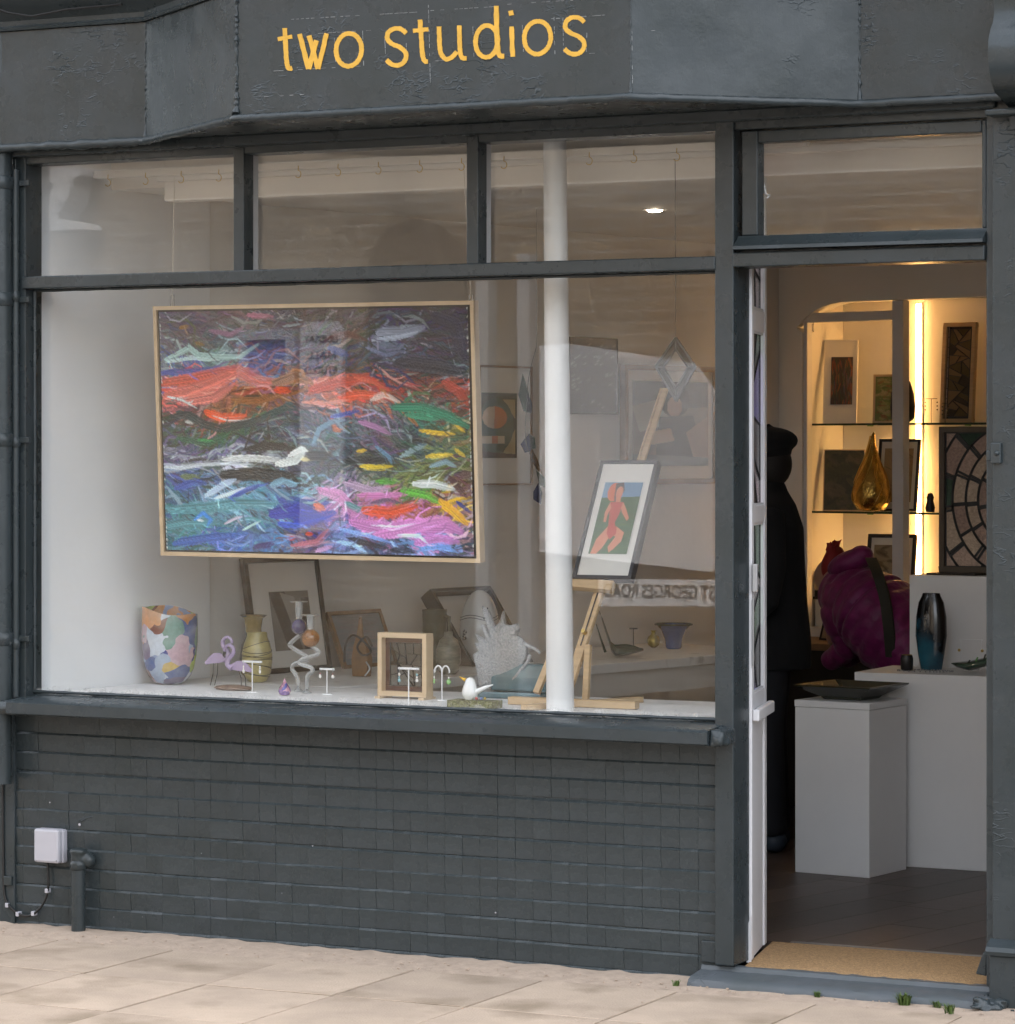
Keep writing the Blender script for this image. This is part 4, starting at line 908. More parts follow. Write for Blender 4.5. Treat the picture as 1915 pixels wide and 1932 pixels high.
    K = [ # large strokes that make the picture: points, half width, colour
        ([(.02,.2),(.07,.17),(.1,.15),(.13,.18),(.2,.19),(.27,.19),(.33,.14)], .012, (168,190,182)), ([(.02,.21),(.1,.195),(.2,.205)], .008, (190,205,198)), ([(.0,.255),(.1,.25),(.26,.235)], .012, (74,84,148)),
        ([(.0,.3),(.1,.285),(.2,.26),(.26,.25),(.32,.29),(.42,.3)], .022, (190,88,66)), ([(.02,.35),(.1,.335),(.2,.29),(.26,.25)], .026, (206,112,96)), ([(.08,.38),(.18,.36),(.24,.31)], .018, (208,120,106)),
        ([(.24,.37),(.32,.375),(.4,.35)], .014, (150,92,34)), ([(.38,.3),(.45,.27),(.5,.3)], .02, (142,88,40)), ([(.38,.33),(.43,.335)], .012, (222,86,40)),
        ([(.5,.33),(.58,.3),(.64,.29),(.68,.27)], .022, (188,70,44)), ([(.6,.36),(.66,.35),(.74,.36)], .018, (206,82,44)), ([(.64,.28),(.7,.3),(.75,.335)], .008, (206,96,68)), ([(.69,.37),(.73,.35),(.78,.38)], .01, (206,180,166)), ([(.92,.3),(.97,.34),(.99,.39)], .016, (170,66,44)),
        ([(.47,.38),(.55,.385),(.62,.37)], .008, (214,140,120)), ([(.15,.42),(.2,.445),(.28,.435)], .017, (226,88,30)), ([(.17,.435),(.22,.455),(.27,.455),(.3,.445)], .004, (214,214,206)), ([(.02,.355),(.07,.37),(.12,.405)], .006, (200,208,202)), ([(.08,.46),(.11,.465)], .007, (190,186,178)),
        ([(.03,.44),(.09,.43),(.14,.47),(.2,.49),(.3,.46),(.4,.41)], .016, (40,58,58)), ([(.05,.53),(.15,.55),(.25,.5)], .012, (48,92,66)), ([(.12,.535),(.17,.54)], .006, (62,150,80)), ([(.34,.44),(.42,.4),(.45,.41)], .014, (46,80,78)),
        ([(.72,.1),(.8,.1),(.86,.08)], .02, (150,154,168)), ([(.7,.13),(.78,.12),(.84,.1)], .01, (176,180,192)), ([(.68,.16),(.74,.19),(.8,.175)], .008, (112,118,142)), ([(.9,.04),(.96,.07),(.98,.2)], .03, (28,32,60)), ([(.78,.22),(.9,.24),(.98,.26)], .026, (30,36,56)), ([(.56,.16),(.62,.19)], .014, (48,62,120)), ([(.56,.12),(.62,.1),(.68,.13)], .012, (92,40,36)),
        ([(.3,.02),(.38,.03)], .012, (170,104,124)), ([(.17,.08),(.24,.1),(.28,.07)], .01, (146,104,130)), ([(.07,.07),(.1,.06)], .008, (150,108,40)), ([(.12,.13),(.15,.14)], .008, (140,106,50)),
        ([(.76,.4),(.84,.4),(.92,.43),(.99,.48)], .02, (36,122,92)), ([(.8,.43),(.9,.45)], .012, (52,138,104)), ([(.56,.44),(.6,.43),(.65,.415)], .009, (52,80,160)), ([(.5,.55),(.52,.49),(.56,.46),(.6,.455)], .01, (122,150,166)), ([(.65,.46),(.7,.48),(.75,.51)], .01, (176,124,160)),
        ([(.84,.495),(.9,.505),(.95,.51)], .009, (222,180,44)), ([(.64,.58),(.67,.575)], .008, (214,176,46)), ([(.65,.64),(.7,.645),(.75,.64)], .01, (214,184,40)), ([(.86,.6),(.9,.595),(.94,.59)], .01, (208,176,52)), ([(.95,.47),(.98,.5)], .006, (222,178,44)), ([(.95,.57),(.98,.6)], .008, (200,170,60)),
        ([(.78,.6),(.82,.57),(.86,.55)], .01, (142,160,160)), ([(.87,.64),(.92,.62),(.95,.64)], .01, (136,160,166)), ([(.6,.62),(.66,.61),(.75,.62)], .014, (30,44,48)), ([(.7,.56),(.74,.6),(.75,.63)], .008, (104,140,160)),
        ([(.28,.575),(.36,.56),(.44,.575)], .016, (28,32,34)), ([(.2,.68),(.32,.675),(.42,.69),(.45,.67)], .024, (30,38,40)), ([(.48,.6),(.55,.6)], .018, (30,36,40)),
        ([(.2,.615),(.3,.61),(.4,.62)], .013, (208,204,196)), ([(.0,.65),(.06,.655),(.12,.64),(.2,.635),(.3,.635)], .008, (200,200,198)), ([(.38,.635),(.44,.62),(.47,.58)], .016, (226,224,214)), ([(.42,.6),(.46,.57),(.48,.58)], .011, (236,234,224)), ([(.46,.615),(.485,.615)], .008, (226,206,150)),
        ([(.06,.69),(.12,.695)], .012, (110,124,84)), ([(.04,.74),(.1,.71),(.14,.72)], .014, (66,92,160)), ([(.14,.77),(.2,.72),(.24,.7)], .013, (190,204,218)), ([(.17,.78),(.24,.75),(.3,.73)], .009, (214,222,230)), ([(.22,.78),(.28,.74),(.33,.72)], .01, (56,88,164)), ([(.36,.72),(.4,.7),(.44,.72)], .012, (130,166,180)),
        ([(.02,.83),(.14,.82),(.24,.8),(.36,.8)], .022, (92,146,150)), ([(.0,.9),(.08,.88),(.18,.88)], .02, (84,136,140)), ([(.1,.87),(.13,.84),(.155,.87),(.14,.9)], .008, (60,140,210)), ([(.11,.87),(.13,.875)], .006, (206,212,210)), ([(.03,.97),(.12,.95),(.24,.93)], .018, (56,100,166)), ([(.26,.91),(.32,.87)], .006, (190,216,206)), ([(.2,.885),(.24,.86),(.26,.855)], .006, (206,190,200)),
        ([(.36,.84),(.44,.82),(.52,.86)], .028, (46,62,152)), ([(.44,.87),(.5,.85),(.56,.83)], .018, (40,64,160)), ([(.38,.88),(.46,.89)], .012, (70,100,190)),
        ([(.52,.74),(.58,.76),(.62,.82),(.66,.85)], .02, (206,138,178)), ([(.6,.71),(.68,.74),(.74,.73)], .014, (190,160,180)), ([(.5,.8),(.53,.82)], .013, (214,110,66)), ([(.6,.79),(.66,.83)], .012, (98,150,146)), ([(.64,.76),(.72,.76),(.8,.75)], .012, (212,130,180)),
        ([(.66,.82),(.74,.83),(.82,.8)], .022, (214,84,38)), ([(.68,.79),(.73,.775),(.78,.79)], .008, (110,84,110)), ([(.62,.87),(.72,.9),(.82,.88),(.92,.88),(.96,.9)], .028, (206,132,184)), ([(.7,.92),(.78,.9),(.88,.86),(.92,.85)], .022, (216,142,192)), ([(.68,.88),(.76,.885),(.82,.87)], .005, (226,220,226)), ([(.82,.95),(.88,.93),(.95,.94)], .018, (200,130,184)),
        ([(.82,.71),(.88,.71),(.94,.73)], .016, (206,204,196)), ([(.7,.7),(.76,.705)], .01, (90,160,56)), ([(.78,.74),(.86,.76),(.9,.79)], .013, (100,170,60)), ([(.9,.78),(.94,.82),(.98,.87)], .016, (226,168,40)), ([(.95,.78),(.99,.82)], .008, (40,60,130)), ([(.93,.68),(.98,.76)], .012, (84,44,52)),
        ([(.58,.9),(.66,.92),(.74,.95)], .008, (140,170,224)), ([(.57,.95),(.62,.96),(.66,.99)], .009, (176,206,232)), ([(.76,.92),(.83,.92),(.855,.95)], .007, (214,226,236)), ([(.6,.93),(.68,.96),(.72,.97)], .01, (30,36,52)), ([(.84,.97),(.9,.96),(.94,.98)], .012, (120,160,214)), ([(.74,.98),(.82,.985)], .012, (40,48,66)), ([(.42,.97),(.5,.95),(.54,.9)], .01, (196,120,130)), ([(.3,.98),(.36,.965)], .012, (60,50,110)), ([(.5,.99),(.55,.97)], .01, (206,160,190)), ([(.41,.94),(.43,.94)], .008, (196,60,44)), ([(.47,.92),(.49,.92)], .008, (214,90,50)),
    ]
    for pts, wd, c in K:
        pt.stroke(pts, wd, c, .93, .5)
        for _ in range(3):    # drag marks beside the stroke
            o = (r.rand(2)-.5)*[.03, .03]; pt.stroke([(p[0]+o[0], p[1]+o[1]) for p in pts], wd*.22, np.clip(np.array(srgb(*c))*(.55+.9*r.rand()), 0, .9), .8, .4, True)
    for _ in range(500):
        u, v = r.rand(), r.rand(); x, y = min(int(u*pt.W), pt.W-1), min(int(v*pt.H), pt.H-1); c = np.clip(pt.img[y, x]*(.5+1.3*r.rand())+r.rand()*.03, 0, .85); a = flow(u, v)+r.randn()*.5; L = .02+.03*r.rand()
        pt.stroke([(u, v), (u+math.cos(a)*L*.5, v+math.sin(a)*L*.5+.004), (u+math.cos(a)*L, v+math.sin(a)*L)], .0022+.002*r.rand(), c, .9, .3, True)
    for y in np.linspace(0, 1, 60):   # ragged bare canvas edge
        for x in (0.0, 1.0):
            if r.rand() < .6: pt.stroke([(x, y), (x+(.004 if x == 0 else -.004), y+.012)], .004*r.rand()+.001, (200, 198, 190), .9, .3)
    g_ = pt.img.mean(2, keepdims=True); pt.img = np.clip(g_+(pt.img-g_)*.98, 0, 1); pt.img = np.clip(pt.img**1.2*1.3*[.88, 1, 1.12], .002, .9); pt.h += .15*r.rand(pt.H, pt.W); return pt
TL, TR, BL = at(288, 578, .30), at(893, 567, .30), at(303, 1048, .352)
pic = framed('sea_painting', 'large abstract stormy seascape oil painting in pale wood frame hanging in the window', 'painting', TL, TR, BL, .013, .036, M['frame_wood'], sea(), None, M['canvas'], relief=.006, img_in=.0085, cvs='canvas', face=.008)
b_ = MB()
for x in (325, 889):
    t_ = at(x, 575, .318); h_ = at(342 if x == 325 else 871, 275, .284); h_ = V((t_.x+(.03 if x == 325 else -.01), .284, 2.505))
    MB().tube([t_+UP*-.02, t_+UP*.012, h_], .0012, 5).build('hanging_cord', M['string'], pic)
    MB().tube([t_+V((-.008,0,-.02)), t_+V((-.006,0,.03)), t_+V((.006,0,.034)), t_+V((.008,0,-.02))], .002, 5).build('hanging_clip', M['steel'], pic)

# ------------------------------------------------------------------ things standing in the window
def px_m(n, x, Y): return n/ppm(x, Y)
def bedpt(x, Y, z=BEDZ): return V((fx(x, Y), Y, z))
G = {}
G['bowl'] = patchmat('blown_glass_patches', [srgb(120,140,180), srgb(190,198,210), srgb(190,128,70), srgb(100,140,128), srgb(44,56,130), srgb(196,160,52), srgb(96,80,116), srgb(190,160,168), srgb(104,44,30), srgb(156,180,84), srgb(150,166,190), srgb(200,136,84), srgb(60,84,140)], 15, rough=.06, dist=2.0, soft=.16)
G['lilac'] = pm('lilac_glass', (.33,.26,.40), .2, var=.1, coat=.5)
G['stone'] = pm('brown_stone', (.22,.15,.11), .8, var=.3, ns=60, bump=.4)
G['yvase'] = pm('straw_glass', (.42,.36,.16), .3, var=.25, ns=25, coat=.4)
G['bvase'] = patchmat('brown_glaze', [srgb(130,105,60), srgb(90,95,95), srgb(150,130,80), srgb(80,60,40)], 14, dist=.8, stretch=(1,1,.3))
G['cglass'] = pm('frosty_clear_glass', (.82,.85,.86), .08, var=0, trans=.75, coat=.6)
G['amber'] = pm('amber_glass', (.60,.24,.05), .04, var=.3, ns=40, trans=.75, coat=.6)
G['purple'] = pm('purple_glass', (.07,.06,.17), .06, var=.3, ns=40, trans=.3, coat=.6)
G['drop'] = patchmat('iridescent_drop', [srgb(130,80,110), srgb(80,80,150), srgb(190,140,160), srgb(120,90,150)], 60)
G['shell'] = pm('textured_clear_glass', (.80,.84,.86), .12, var=.25, ns=150, bump=1.0, bs=140, trans=.58, coat=.3)
G['teal'] = pm('teal_glass', (.12,.22,.25), .1, var=.3, ns=12, trans=.35, coat=.4)
G['bird'] = pm('white_porcelain', (.78,.79,.78), .18, var=.02, coat=.6)
G['beak'] = pm('yellow_beak', (.75,.45,.04), .4)
G['moss'] = pm('mossy_base', (.14,.14,.05), .95, var=.5, ns=120, bump=1, bs=150)
G['pearl'] = pm('pearl', (.75,.72,.68), .25, coat=.4)
G['aqua'] = pm('aqua_bead', (.22,.42,.46), .2, coat=.4)
G['gbead'] = pm('green_bead', (.20,.42,.14), .2, coat=.4)
G['rbead'] = pm('red_bead', (.45,.06,.06), .2, coat=.4)
G['acryl'] = pm('white_acrylic', (.72,.72,.72), .25)
G['jar'] = pm('olive_stoneware', (.075,.075,.045), .35, var=.3, ns=14, coat=.3)
G['jar2'] = pm('ribbed_grey_glaze', (.20,.20,.155), .35, var=.4, ns=18, coat=.3, stretch=(1,1,4))
G['egg'] = pm('white_egg_glaze', (.62,.61,.58), .12, var=.05, coat=.6)
G['ink'] = pm('ink_line', (.03,.03,.035), .5)
G['leaf'] = pm('green_leaf_glass', (.035,.065,.045), .2, var=.5, ns=14, coat=.5)
G['gold'] = pm('gold_glass', (.48,.34,.05), .2, var=.3, ns=30, metal=.6)
G['blue'] = pm('blue_glass', (.05,.10,.28), .12, var=.3, ns=10, coat=.6)
G['bronze'] = pm('goldlustre', (.50,.30,.07), .22, var=.3, ns=40, metal=.9, bump=.3, bs=60)
def tbl_mat():
    m, n, l, b = newmat('turquoise_raku'); tc = n.new('ShaderNodeTexCoord'); sp = n.new('ShaderNodeSeparateXYZ'); l.new(tc.outputs['Object'], sp.inputs[0])
    z = n.new('ShaderNodeTexNoise'); z.inputs['Scale'].default_value = 14; z.inputs['Detail'].default_value = 5; l.new(tc.outputs['Object'], z.inputs['Vector'])
    a = n.new('ShaderNodeMath'); a.operation = 'MULTIPLY_ADD'; a.inputs[1].default_value = 3.0; l.new(sp.outputs[2], a.inputs[0]); l.new(z.outputs[0], a.inputs[2])
    a2 = n.new('ShaderNodeMath'); a2.operation = 'MULTIPLY_ADD'; a2.inputs[1].default_value = 4.0; l.new(sp.outputs[0], a2.inputs[0]); l.new(a.outputs[0], a2.inputs[2])
    cr = n.new('ShaderNodeValToRGB'); e = cr.color_ramp.elements; e[0].position = .45; e[0].color = (.02,.12,.17,1); e[1].position = 1.0; e[1].color = (.006,.005,.005,1)
    q = e.new(.78); q.color = (.015,.055,.085,1); l.new(a2.outputs[0], cr.inputs[0]); l.new(cr.outputs[0], b.inputs['Base Color']); b.inputs['Roughness'].default_value = .2; b.inputs['Coat Weight'].default_value = .4; return m
G['tblue'] = tbl_mat()
G['olive'] = pm('dark_olive_glaze', (.035,.035,.022), .25, var=.3, coat=.4)
G['bluepane'] = tint('blue', (.10,.18,.50)); G['greenpane'] = tint('leaf', (.16,.34,.24)); G['ochrepane'] = tint('ochre', (.5,.36,.14)); G['clearpane'] = tint('clear', (.8,.8,.78))

# multicoloured bowl
Y = .62; p = bedpt(320, Y); k = ppm(320, Y); zb = BEDZ
c = V((p.x, Y, zb)); prof = [(.026,0), (.040,.002), (.058,.012), (.074,.030), (.086,.058), (.094,.10), (.0985,.15), (.0985,.20), (.097,.258)]
inn = [(r-.005, z) for r, z in prof[::-1][:-2]] + [(.0, .02)]
b_ = MB(); b_.lathe(c, prof+inn, 64)
for q in b_.v:
    h = (q.z-zb)/.258
    if h > .6: q.z += (h-.6)*(-.035*(q.x-c.x)/.09 + .012*math.cos(3*math.atan2(q.y-c.y, q.x-c.x)))
tag(b_.build('glass_bowl', G['bowl'], wl=c, smooth=60), 'tall multicoloured patchwork glass bowl at the left of the window display', 'bowl')
# flamingos
Y = .50; t = thing('flamingo_ornament', 'pair of lilac flamingos on wire legs and a brown stone base', 'ornament', bedpt(430, Y))
def flat(mb, pts, Y, th=.006): mb.prism([at(x, y, Y) for x, y in pts], (0, th, 0)); return mb
for dx, dy, s, Yo in ((0, 0, 1, .0), (74, 20, -1, -.03)):
    Q = lambda x, y: (385+ (x-385) if s == 1 else 459-(x-385)+0, y) 
    body = [(0,12), (8,2), (18,-6), (30,-6), (40,0), (46,6), (40,10), (28,13), (14,14), (3,16)]
    ox, oy = (402-17, 1238) if s == 1 else (402+74, 1253)
    pp_ = [(ox+(x if s == 1 else -x), oy+y) for x, y in body]
    flat(MB(), pp_, Y+Yo).build('body', G['lilac'], t, bev=.002)
    nk = catmull([(ox+s*x, oy+y) for x, y in ((38,8), (46,2), (44,-10), (36,-20), (36,-30), (44,-36), (52,-30), (52,-22))], 5)
    mb = MB(); mb.tube([at(q.x, q.y, Y+Yo+.003) for q in nk], [px_m(5.5-3*(i/len(nk)), 420, Y) for i in range(len(nk))], 8); mb.build('neck', G['lilac'], t, smooth=True)
    mb = MB(); mb.tube([at(ox+s*52, oy-24, Y+Yo+.003), at(ox+s*54, oy-16, Y+Yo+.003), at(ox+s*51, oy-11, Y+Yo+.003)], [.006,.004,.001], 7); mb.build('beak', G['ink'], t, smooth=True)
    for q in (18, 26): 
        f0, f1 = at(ox+s*q, oy+12, Y+Yo+.003), at(ox+s*(q-6), 1293, Y+Yo+.003); MB().tube([f0, (f0+f1)/2+V((.004,0,0)), V((f1.x, f1.y, BEDZ+.012))], .0016, 5).build('leg', M['wire'], t)
b_ = MB().ball(bedpt(440, Y-.02)+UP*.008, .05, 14, 6, (1.5,.8,.22)); b_.build('base', G['stone'], t, smooth=True)
# earring stands
def tstand(x, yb, ybar, hw, Y, label, beads, arch=False):
    c = bedpt(x, Y); k = ppm(x, Y); zt = at(x, ybar, Y).z; t = thing('earring_stand', label, 'earring stand', c, 'earring stands in the window')
    MB().lathe(c, [(.014,0), (.014,.003), (.004,.005)], 14, 1.3, .8).build('base', G['acryl'], t, smooth=True)
    MB().tube([c+UP*.004, V((c.x, c.y, zt))], .0022, 8).build('stem', G['acryl'], t, smooth=True)
    h = hw/k
    if arch:
        for s in (-1, 1): MB().tube([V((c.x+s*h*.5*(1-math.cos(a)), c.y, zt-.012+.022*math.sin(a))) for a in np.linspace(0, math.pi, 10)], .0028, 8).build('arm', G['acryl'], t, smooth=True)
    else: MB().box(c.x-h, c.x+h, c.y-.003, c.y+.003, zt-.004, zt+.003).build('arm', G['acryl'], t, bev=.001)
    for s in (-1, 1):
        e = MB(); z = zt-.004 - (.01 if arch else 0); xx = c.x+s*h*(.97 if arch else .86)
        e.tube([V((xx, c.y-.004, z+.006)), V((xx, c.y-.004, z-.008))], .0009, 5); z -= .010
        er = e.build('earring', M['steel'], t)
        for mt_, r, st in beads[0 if s < 0 else 1]:
            z -= r*st; MB().ball((xx, c.y-.004, z), r, 9, 6, (1, .7, st)).build('bead', G[mt_], er, smooth=True); z -= r*st
tstand(476, 1298, 1248, 21, .42, 'white earring stand with pearl drops in front of the flamingos', ([('pearl',.003,1), ('pearl',.003,1), ('pearl',.0045,1.6)], [('pearl',.003,1), ('pearl',.003,1), ('pearl',.0045,1.6)]))
tstand(617, 1300, 1262, 16, .45, 'small white earring stand with pink hoops right of the glass candlesticks', ([('rbead',.002,1), ('pearl',.0052,1.3)], [('rbead',.002,1), ('pearl',.0055,1.2)]))
tstand(771, 1332, 1261, 22, .15, 'white earring stand with aqua beads in front of the small wooden frame', ([('pearl',.004,1.4), ('aqua',.0035,1), ('aqua',.0055,1.2)], [('aqua',.004,1.2), ('pearl',.004,1), ('pearl',.005,1.2)]))
tstand(834, 1312, 1262, 16, .40, 'double arched earring stand with round green drops', ([('pearl',.003,1.3), ('gbead',.004,2.2)], [('pearl',.003,1.3), ('gbead',.0085,1.15)]), arch=True)
# vases behind the flamingos
Y = .84; c = bedpt(485, Y); k = ppm(485, Y); H_ = (1284-1190)/k
t = thing('straw_vase', 'round straw yellow vase wound with dark threads', 'vase', c)
pf = [(.022,0), (.034,.004), (.048,.03), (.0535,.065), (.0535,.10), (.046,.135), (.037,.158), (.035,H_), (.032,H_), (.034,.155), (.0,.15)]
MB().lathe(c, pf, 36).build('body', G['yvase'], t, smooth=True)
for i in range(9):
    z = .025+.013*i+rnd.uniform(-.004,.004); a0 = rnd.uniform(0, 6); tl = rnd.uniform(.05,.14)
    rr = lambda z_: np.interp(z_, [q[1] for q in pf[:8]], [q[0] for q in pf[:8]])+.0006
    MB().tube([c+V((rr(z+tl*.12*math.sin(a+a0))*math.cos(a), rr(z+tl*.12*math.sin(a+a0))*math.sin(a), z+tl*.12*math.sin(a+a0))) for a in np.linspace(0, 2*math.pi, 33)], .0011, 5).build('thread', G['ink'], t, smooth=True)
Y = 1.0; c = bedpt(478, Y); k = ppm(478, Y); H_ = (1277-1158)/k
tag(MB().lathe(c, [(.03,0), (.045,.02), (.05,.07), (.042,.12), (.030,.15), (.029,.18), (.034,H_-.012), (.05,H_), (.046,H_), (.028,H_-.02), (.02,.16), (0,.15)], 32).build('flared_vase', G['bvase'], wl=c, smooth=60), 'brown glazed vase with flared rim behind the straw yellow vase', 'vase')
# leaning framed photograph
def leaning(P, wid, hgt, wp=WP, wn=WN, wd=WD, gap=.012):
    d = (P-wp).dot(wn)-gap; s = min(.6, max(.03, d/hgt)); up = (-wn*s+UP*math.sqrt(1-s*s)); TL = P+up*hgt; return TL, TL+wd*wid, P
def greyprint():
    q = Painter(60, 90, (120, 116, 112), 2); q.poly([(0,0),(.4,0),(.7,1),(.35,1)], (52,48,46)); q.poly([(.28,.02),(.62,.1),(.8,.62),(.5,.6)], (150,148,144)); q.poly([(.78,.12),(1,.12),(1,1),(.75,1)], (44,38,36))
    for i in range(80): q.stroke([(q.r.rand(), q.r.rand()) for _ in range(2)], .008, (80+60*q.r.rand(),)*3, .4, .3)
    return q
P = atz(486, 1274, BEDZ); TLq, TRq, BLq = leaning(P, .40, .43)
framed('framed_photograph', 'tall black framed grey photograph leaning on the left wall behind the vases', 'picture', TLq, TRq, BLq, .020, .022, M['black'], greyprint(), (.26,.16,.28,.16))
# glass candlesticks
def candle(ball, cup_y, legs, feet, Y, mat, label):
    c = bedpt(feet[0], Y); t = thing('glass_candlestick', label, 'candlestick', c, 'glass candlesticks with twisted legs'); k = ppm(feet[0], Y)
    bc = at(*ball[:2], Y); MB().ball(bc, ball[2]/k, 20, 12).build('ball', mat, t, smooth=True)
    top = at(ball[0], cup_y, Y).z; bz_ = bc.z+ball[2]/k
    MB().lathe((bc.x, Y, bz_-.004), [(.009,0), (.011,.004), (.013,(top-bz_)*.8), (.014,top-bz_), (.030,top-bz_+.002), (.030,top-bz_+.005), (.010,top-bz_+.004), (.009,.01), (0,.008)], 22).build('cup', G['cglass'], t, smooth=50)
    for L_ in legs: 
        cv = catmull([at(x, y, Y) for x, y in L_], 6); MB().tube(cv, px_m(4.2, 570, Y), 9).build('leg', G['cglass'], t, smooth=True)
    f = at(*legs[0][-1], Y); MB().lathe((f.x, Y, BEDZ), [(.016,0), (.016,.003), (.006,.012), (.004,max(.013, f.z-BEDZ))], 16).build('foot', G['cglass'], t, smooth=True)
candle((564,1182,15), 1135, [[(566,1198), (550,1212), (549,1220), (578,1238), (580,1246), (556,1252), (551,1262), (560,1276), (563,1292)]], (562,1296), .52, G['purple'], 'clear glass candlestick with twisted legs and a dark purple ball')
candle((586,1204,17), 1160, [[(588,1220), (601,1229), (596,1236), (570,1244), (566,1252), (584,1258), (590,1266), (580,1276), (579,1300)]], (579,1304), .47, G['amber'], 'clear glass candlestick with twisted legs and an amber ball')
c = bedpt(537, .36); k = ppm(537, .36)
tag(MB().lathe(c, [(.010,0), (.018,.004), (.021,.014), (.018,.026), (.010,.038), (.003,.050), (.001,.056), (0,.057)], 22).build('glass_drop', G['drop'], wl=c, smooth=True), 'small iridescent purple glass drop ornament near the sill', 'ornament')
# clear glass stand, small picture and driftwood figure on the table
def seapic():
    q = Painter(70, 60, (120, 128, 136), 5)
    for i in range(120): 
        v = q.r.rand(); q.stroke([(q.r.rand(), v), (q.r.rand(), v+.04)], .02, (90+70*v+20*q.r.rand(), 100+60*v, 110+50*v), .7, .4)
    return q
P = atz(652, 1262, BEDZ); P.y = max(P.y, 1.2); TLq, TRq, BLq = leaning(P, .30, .23)
framed('small_seascape', 'small pale seascape in oak frame leaning on the wall behind the driftwood figure', 'picture', TLq, TRq, BLq, .014, .018, M['oak'], seapic(), None, img_in=.01)
P = atz(682, 1276, BEDZ); t = thing('driftwood_figure', 'brown driftwood block with looping dark wire on the table', 'sculpture', P); k = ppm(682, P.y)
b_ = MB(); b_.loft([[P+V((x*w_+sh, y*w_*.6, z)) for x, y in ((-1,-1),(1,-1),(1,1),(-1,1))] for z, w_, sh in ((0,.030,0), (.06,.034,.002), (.11,.026,.0), (.15,.012,-.006), (.19,.008,-.004), (.215,.006,-.004))]); b_.build('block', M['oak'], t, bev=.004)
b_ = MB(); b_.tube(catmull([P+V(q) for q in ((-.06,-.02,.05), (-.055,-.02,.11), (-.02,-.03,.15), (.03,-.03,.125), (.05,-.02,.09), (.02,-.03,.08), (0,-.03,.11), (.035,-.03,.145), (.055,-.02,.11))], 6), .0042, 7); b_.build('wire', G['ink'], t, smooth=True)
b_ = MB(); b_.tube(catmull([P+V(q) for q in ((.03,-.02,.055), (.045,-.02,.03), (.03,-.03,.004))], 6), .003, 7); b_.build('wire', M['steel'], t, smooth=True)
# small wooden frame holding a leaded panel
Y = .40; A, B = at(712, 1197, Y), at(806, 1192, Y); fz0 = BEDZ+.008; t = thing('standing_frame', 'small pale wooden frame holding a clear leaded panel on the window bed', 'frame', V(((A.x+B.x)/2, Y, BEDZ)))
wv = .016; ztop = (A.z+B.z)/2; u = V((1, -.035, 0)).normalized(); vv = V((-u.y*-1, 0, 0)); dpt = V((-u.y, u.x, 0))*.045
Wd = B.x-A.x; O = V((A.x, Y, fz0)); H_ = ztop-fz0
b_ = MB().obox(O, u*Wd, dpt, UP*wv); b_.obox(O+UP*(H_-wv), u*Wd, dpt, UP*wv); b_.obox(O+UP*wv, u*wv, dpt, UP*(H_-2*wv)); b_.obox(O+u*(Wd-wv)+UP*wv, u*wv, dpt, UP*(H_-2*wv)); b_.build('frame', M['frame_wood'], t, bev=.001)
for s in (.0, Wd-.02): MB().obox(O+u*s-UP*.008-dpt*.4, u*.02, dpt*1.8, UP*.0078).build('foot', M['frame_wood'], t)
iw, ih = Wd-2*wv, H_-2*wv; r_ = random.Random(11)
leaded(t, O+u*(wv+.018)+UP*(wv+.018)+dpt*.6, u, UP, -dpt.normalized(), rsplit([(0,0),(iw-.036,0),(iw-.036,ih-.036),(0,ih-.036)], 16, r_), [G['clearpane']], .0022, r_, .002)
brd = pm('dark_red_glass', (.09,.045,.035), .2, coat=.4)
for o_, a_, h_ in ((O+u*wv+UP*wv, iw, .016), (O+u*wv+UP*(H_-wv-.016), iw, .016)): MB().obox(o_+dpt*.58, u*a_, dpt*.08, UP*h_).build('border_strip', brd, t)
for s in (wv, Wd-wv-.016): MB().obox(O+u*s+UP*(wv+.0165)+dpt*.58, u*.016, dpt*.08, UP*(ih-.033)).build('border_strip', brd, t)
# jars, egg, box frame
def on_table(x, y): return atz(x, y, BEDZ)
P = on_table(820, 1262); k = ppm(820, P.y); r = 23/k; H_ = 112/k
t = thing('olive_jar', 'tall olive stoneware jug behind the small wooden frame', 'jug', P)
MB().lathe(P, [(r*.9,0), (r,.01), (r,H_-.01), (r*1.03,H_), (r*.9,H_), (r*.88,.02), (0,.02)], 28).build('body', G['jar'], t, smooth=50)
MB().tube([P+V((r*.9, 0, H_*.9)), P+V((r*1.35, 0, H_*.88)), P+V((r*1.4, 0, H_*.62)), P+V((r*.95, 0, H_*.5))], .007, 8).build('handle', G['jar'], t, smooth=True)
P = on_table(846, 1272); k = ppm(846, P.y); r = 24/k; H_ = 80/k
pf = [(r*.55,0), (r*.8,.012), (r,.05), (r*.98,.09), (r*.7,.125), (r*.36,.138), (r*.34,H_), (r*.28,H_), (r*.28,.135), (0,.13)]
b_ = MB().lathe(P, pf, 32); tag(b_.build('bottle_jar', G['jar2'], wl=P, smooth=60), 'grey green round shouldered bottle jar in front of the olive jug', 'jar')
P = on_table(905, 1255); k = ppm(905, P.y); r = 38/k; H_ = 142/k
t = thing('ceramic_egg', 'large white ceramic egg with inked lines behind the glass fan', 'egg', P)
b_ = MB(); pf = [(r*math.sin(math.pi*i/20)**.92*(1.0+.10*math.cos(math.pi*i/20)), H_*(1-math.cos(math.pi*i/20))/2) for i in range(21)]
b_.lathe(P, [(0,0)]+pf[1:-1]+[(0,H_)], 36).build('shell', G['egg'], t, smooth=True)
rr = lambda z: float(np.interp(z, [q[1] for q in pf], [q[0] for q in pf]))+.001
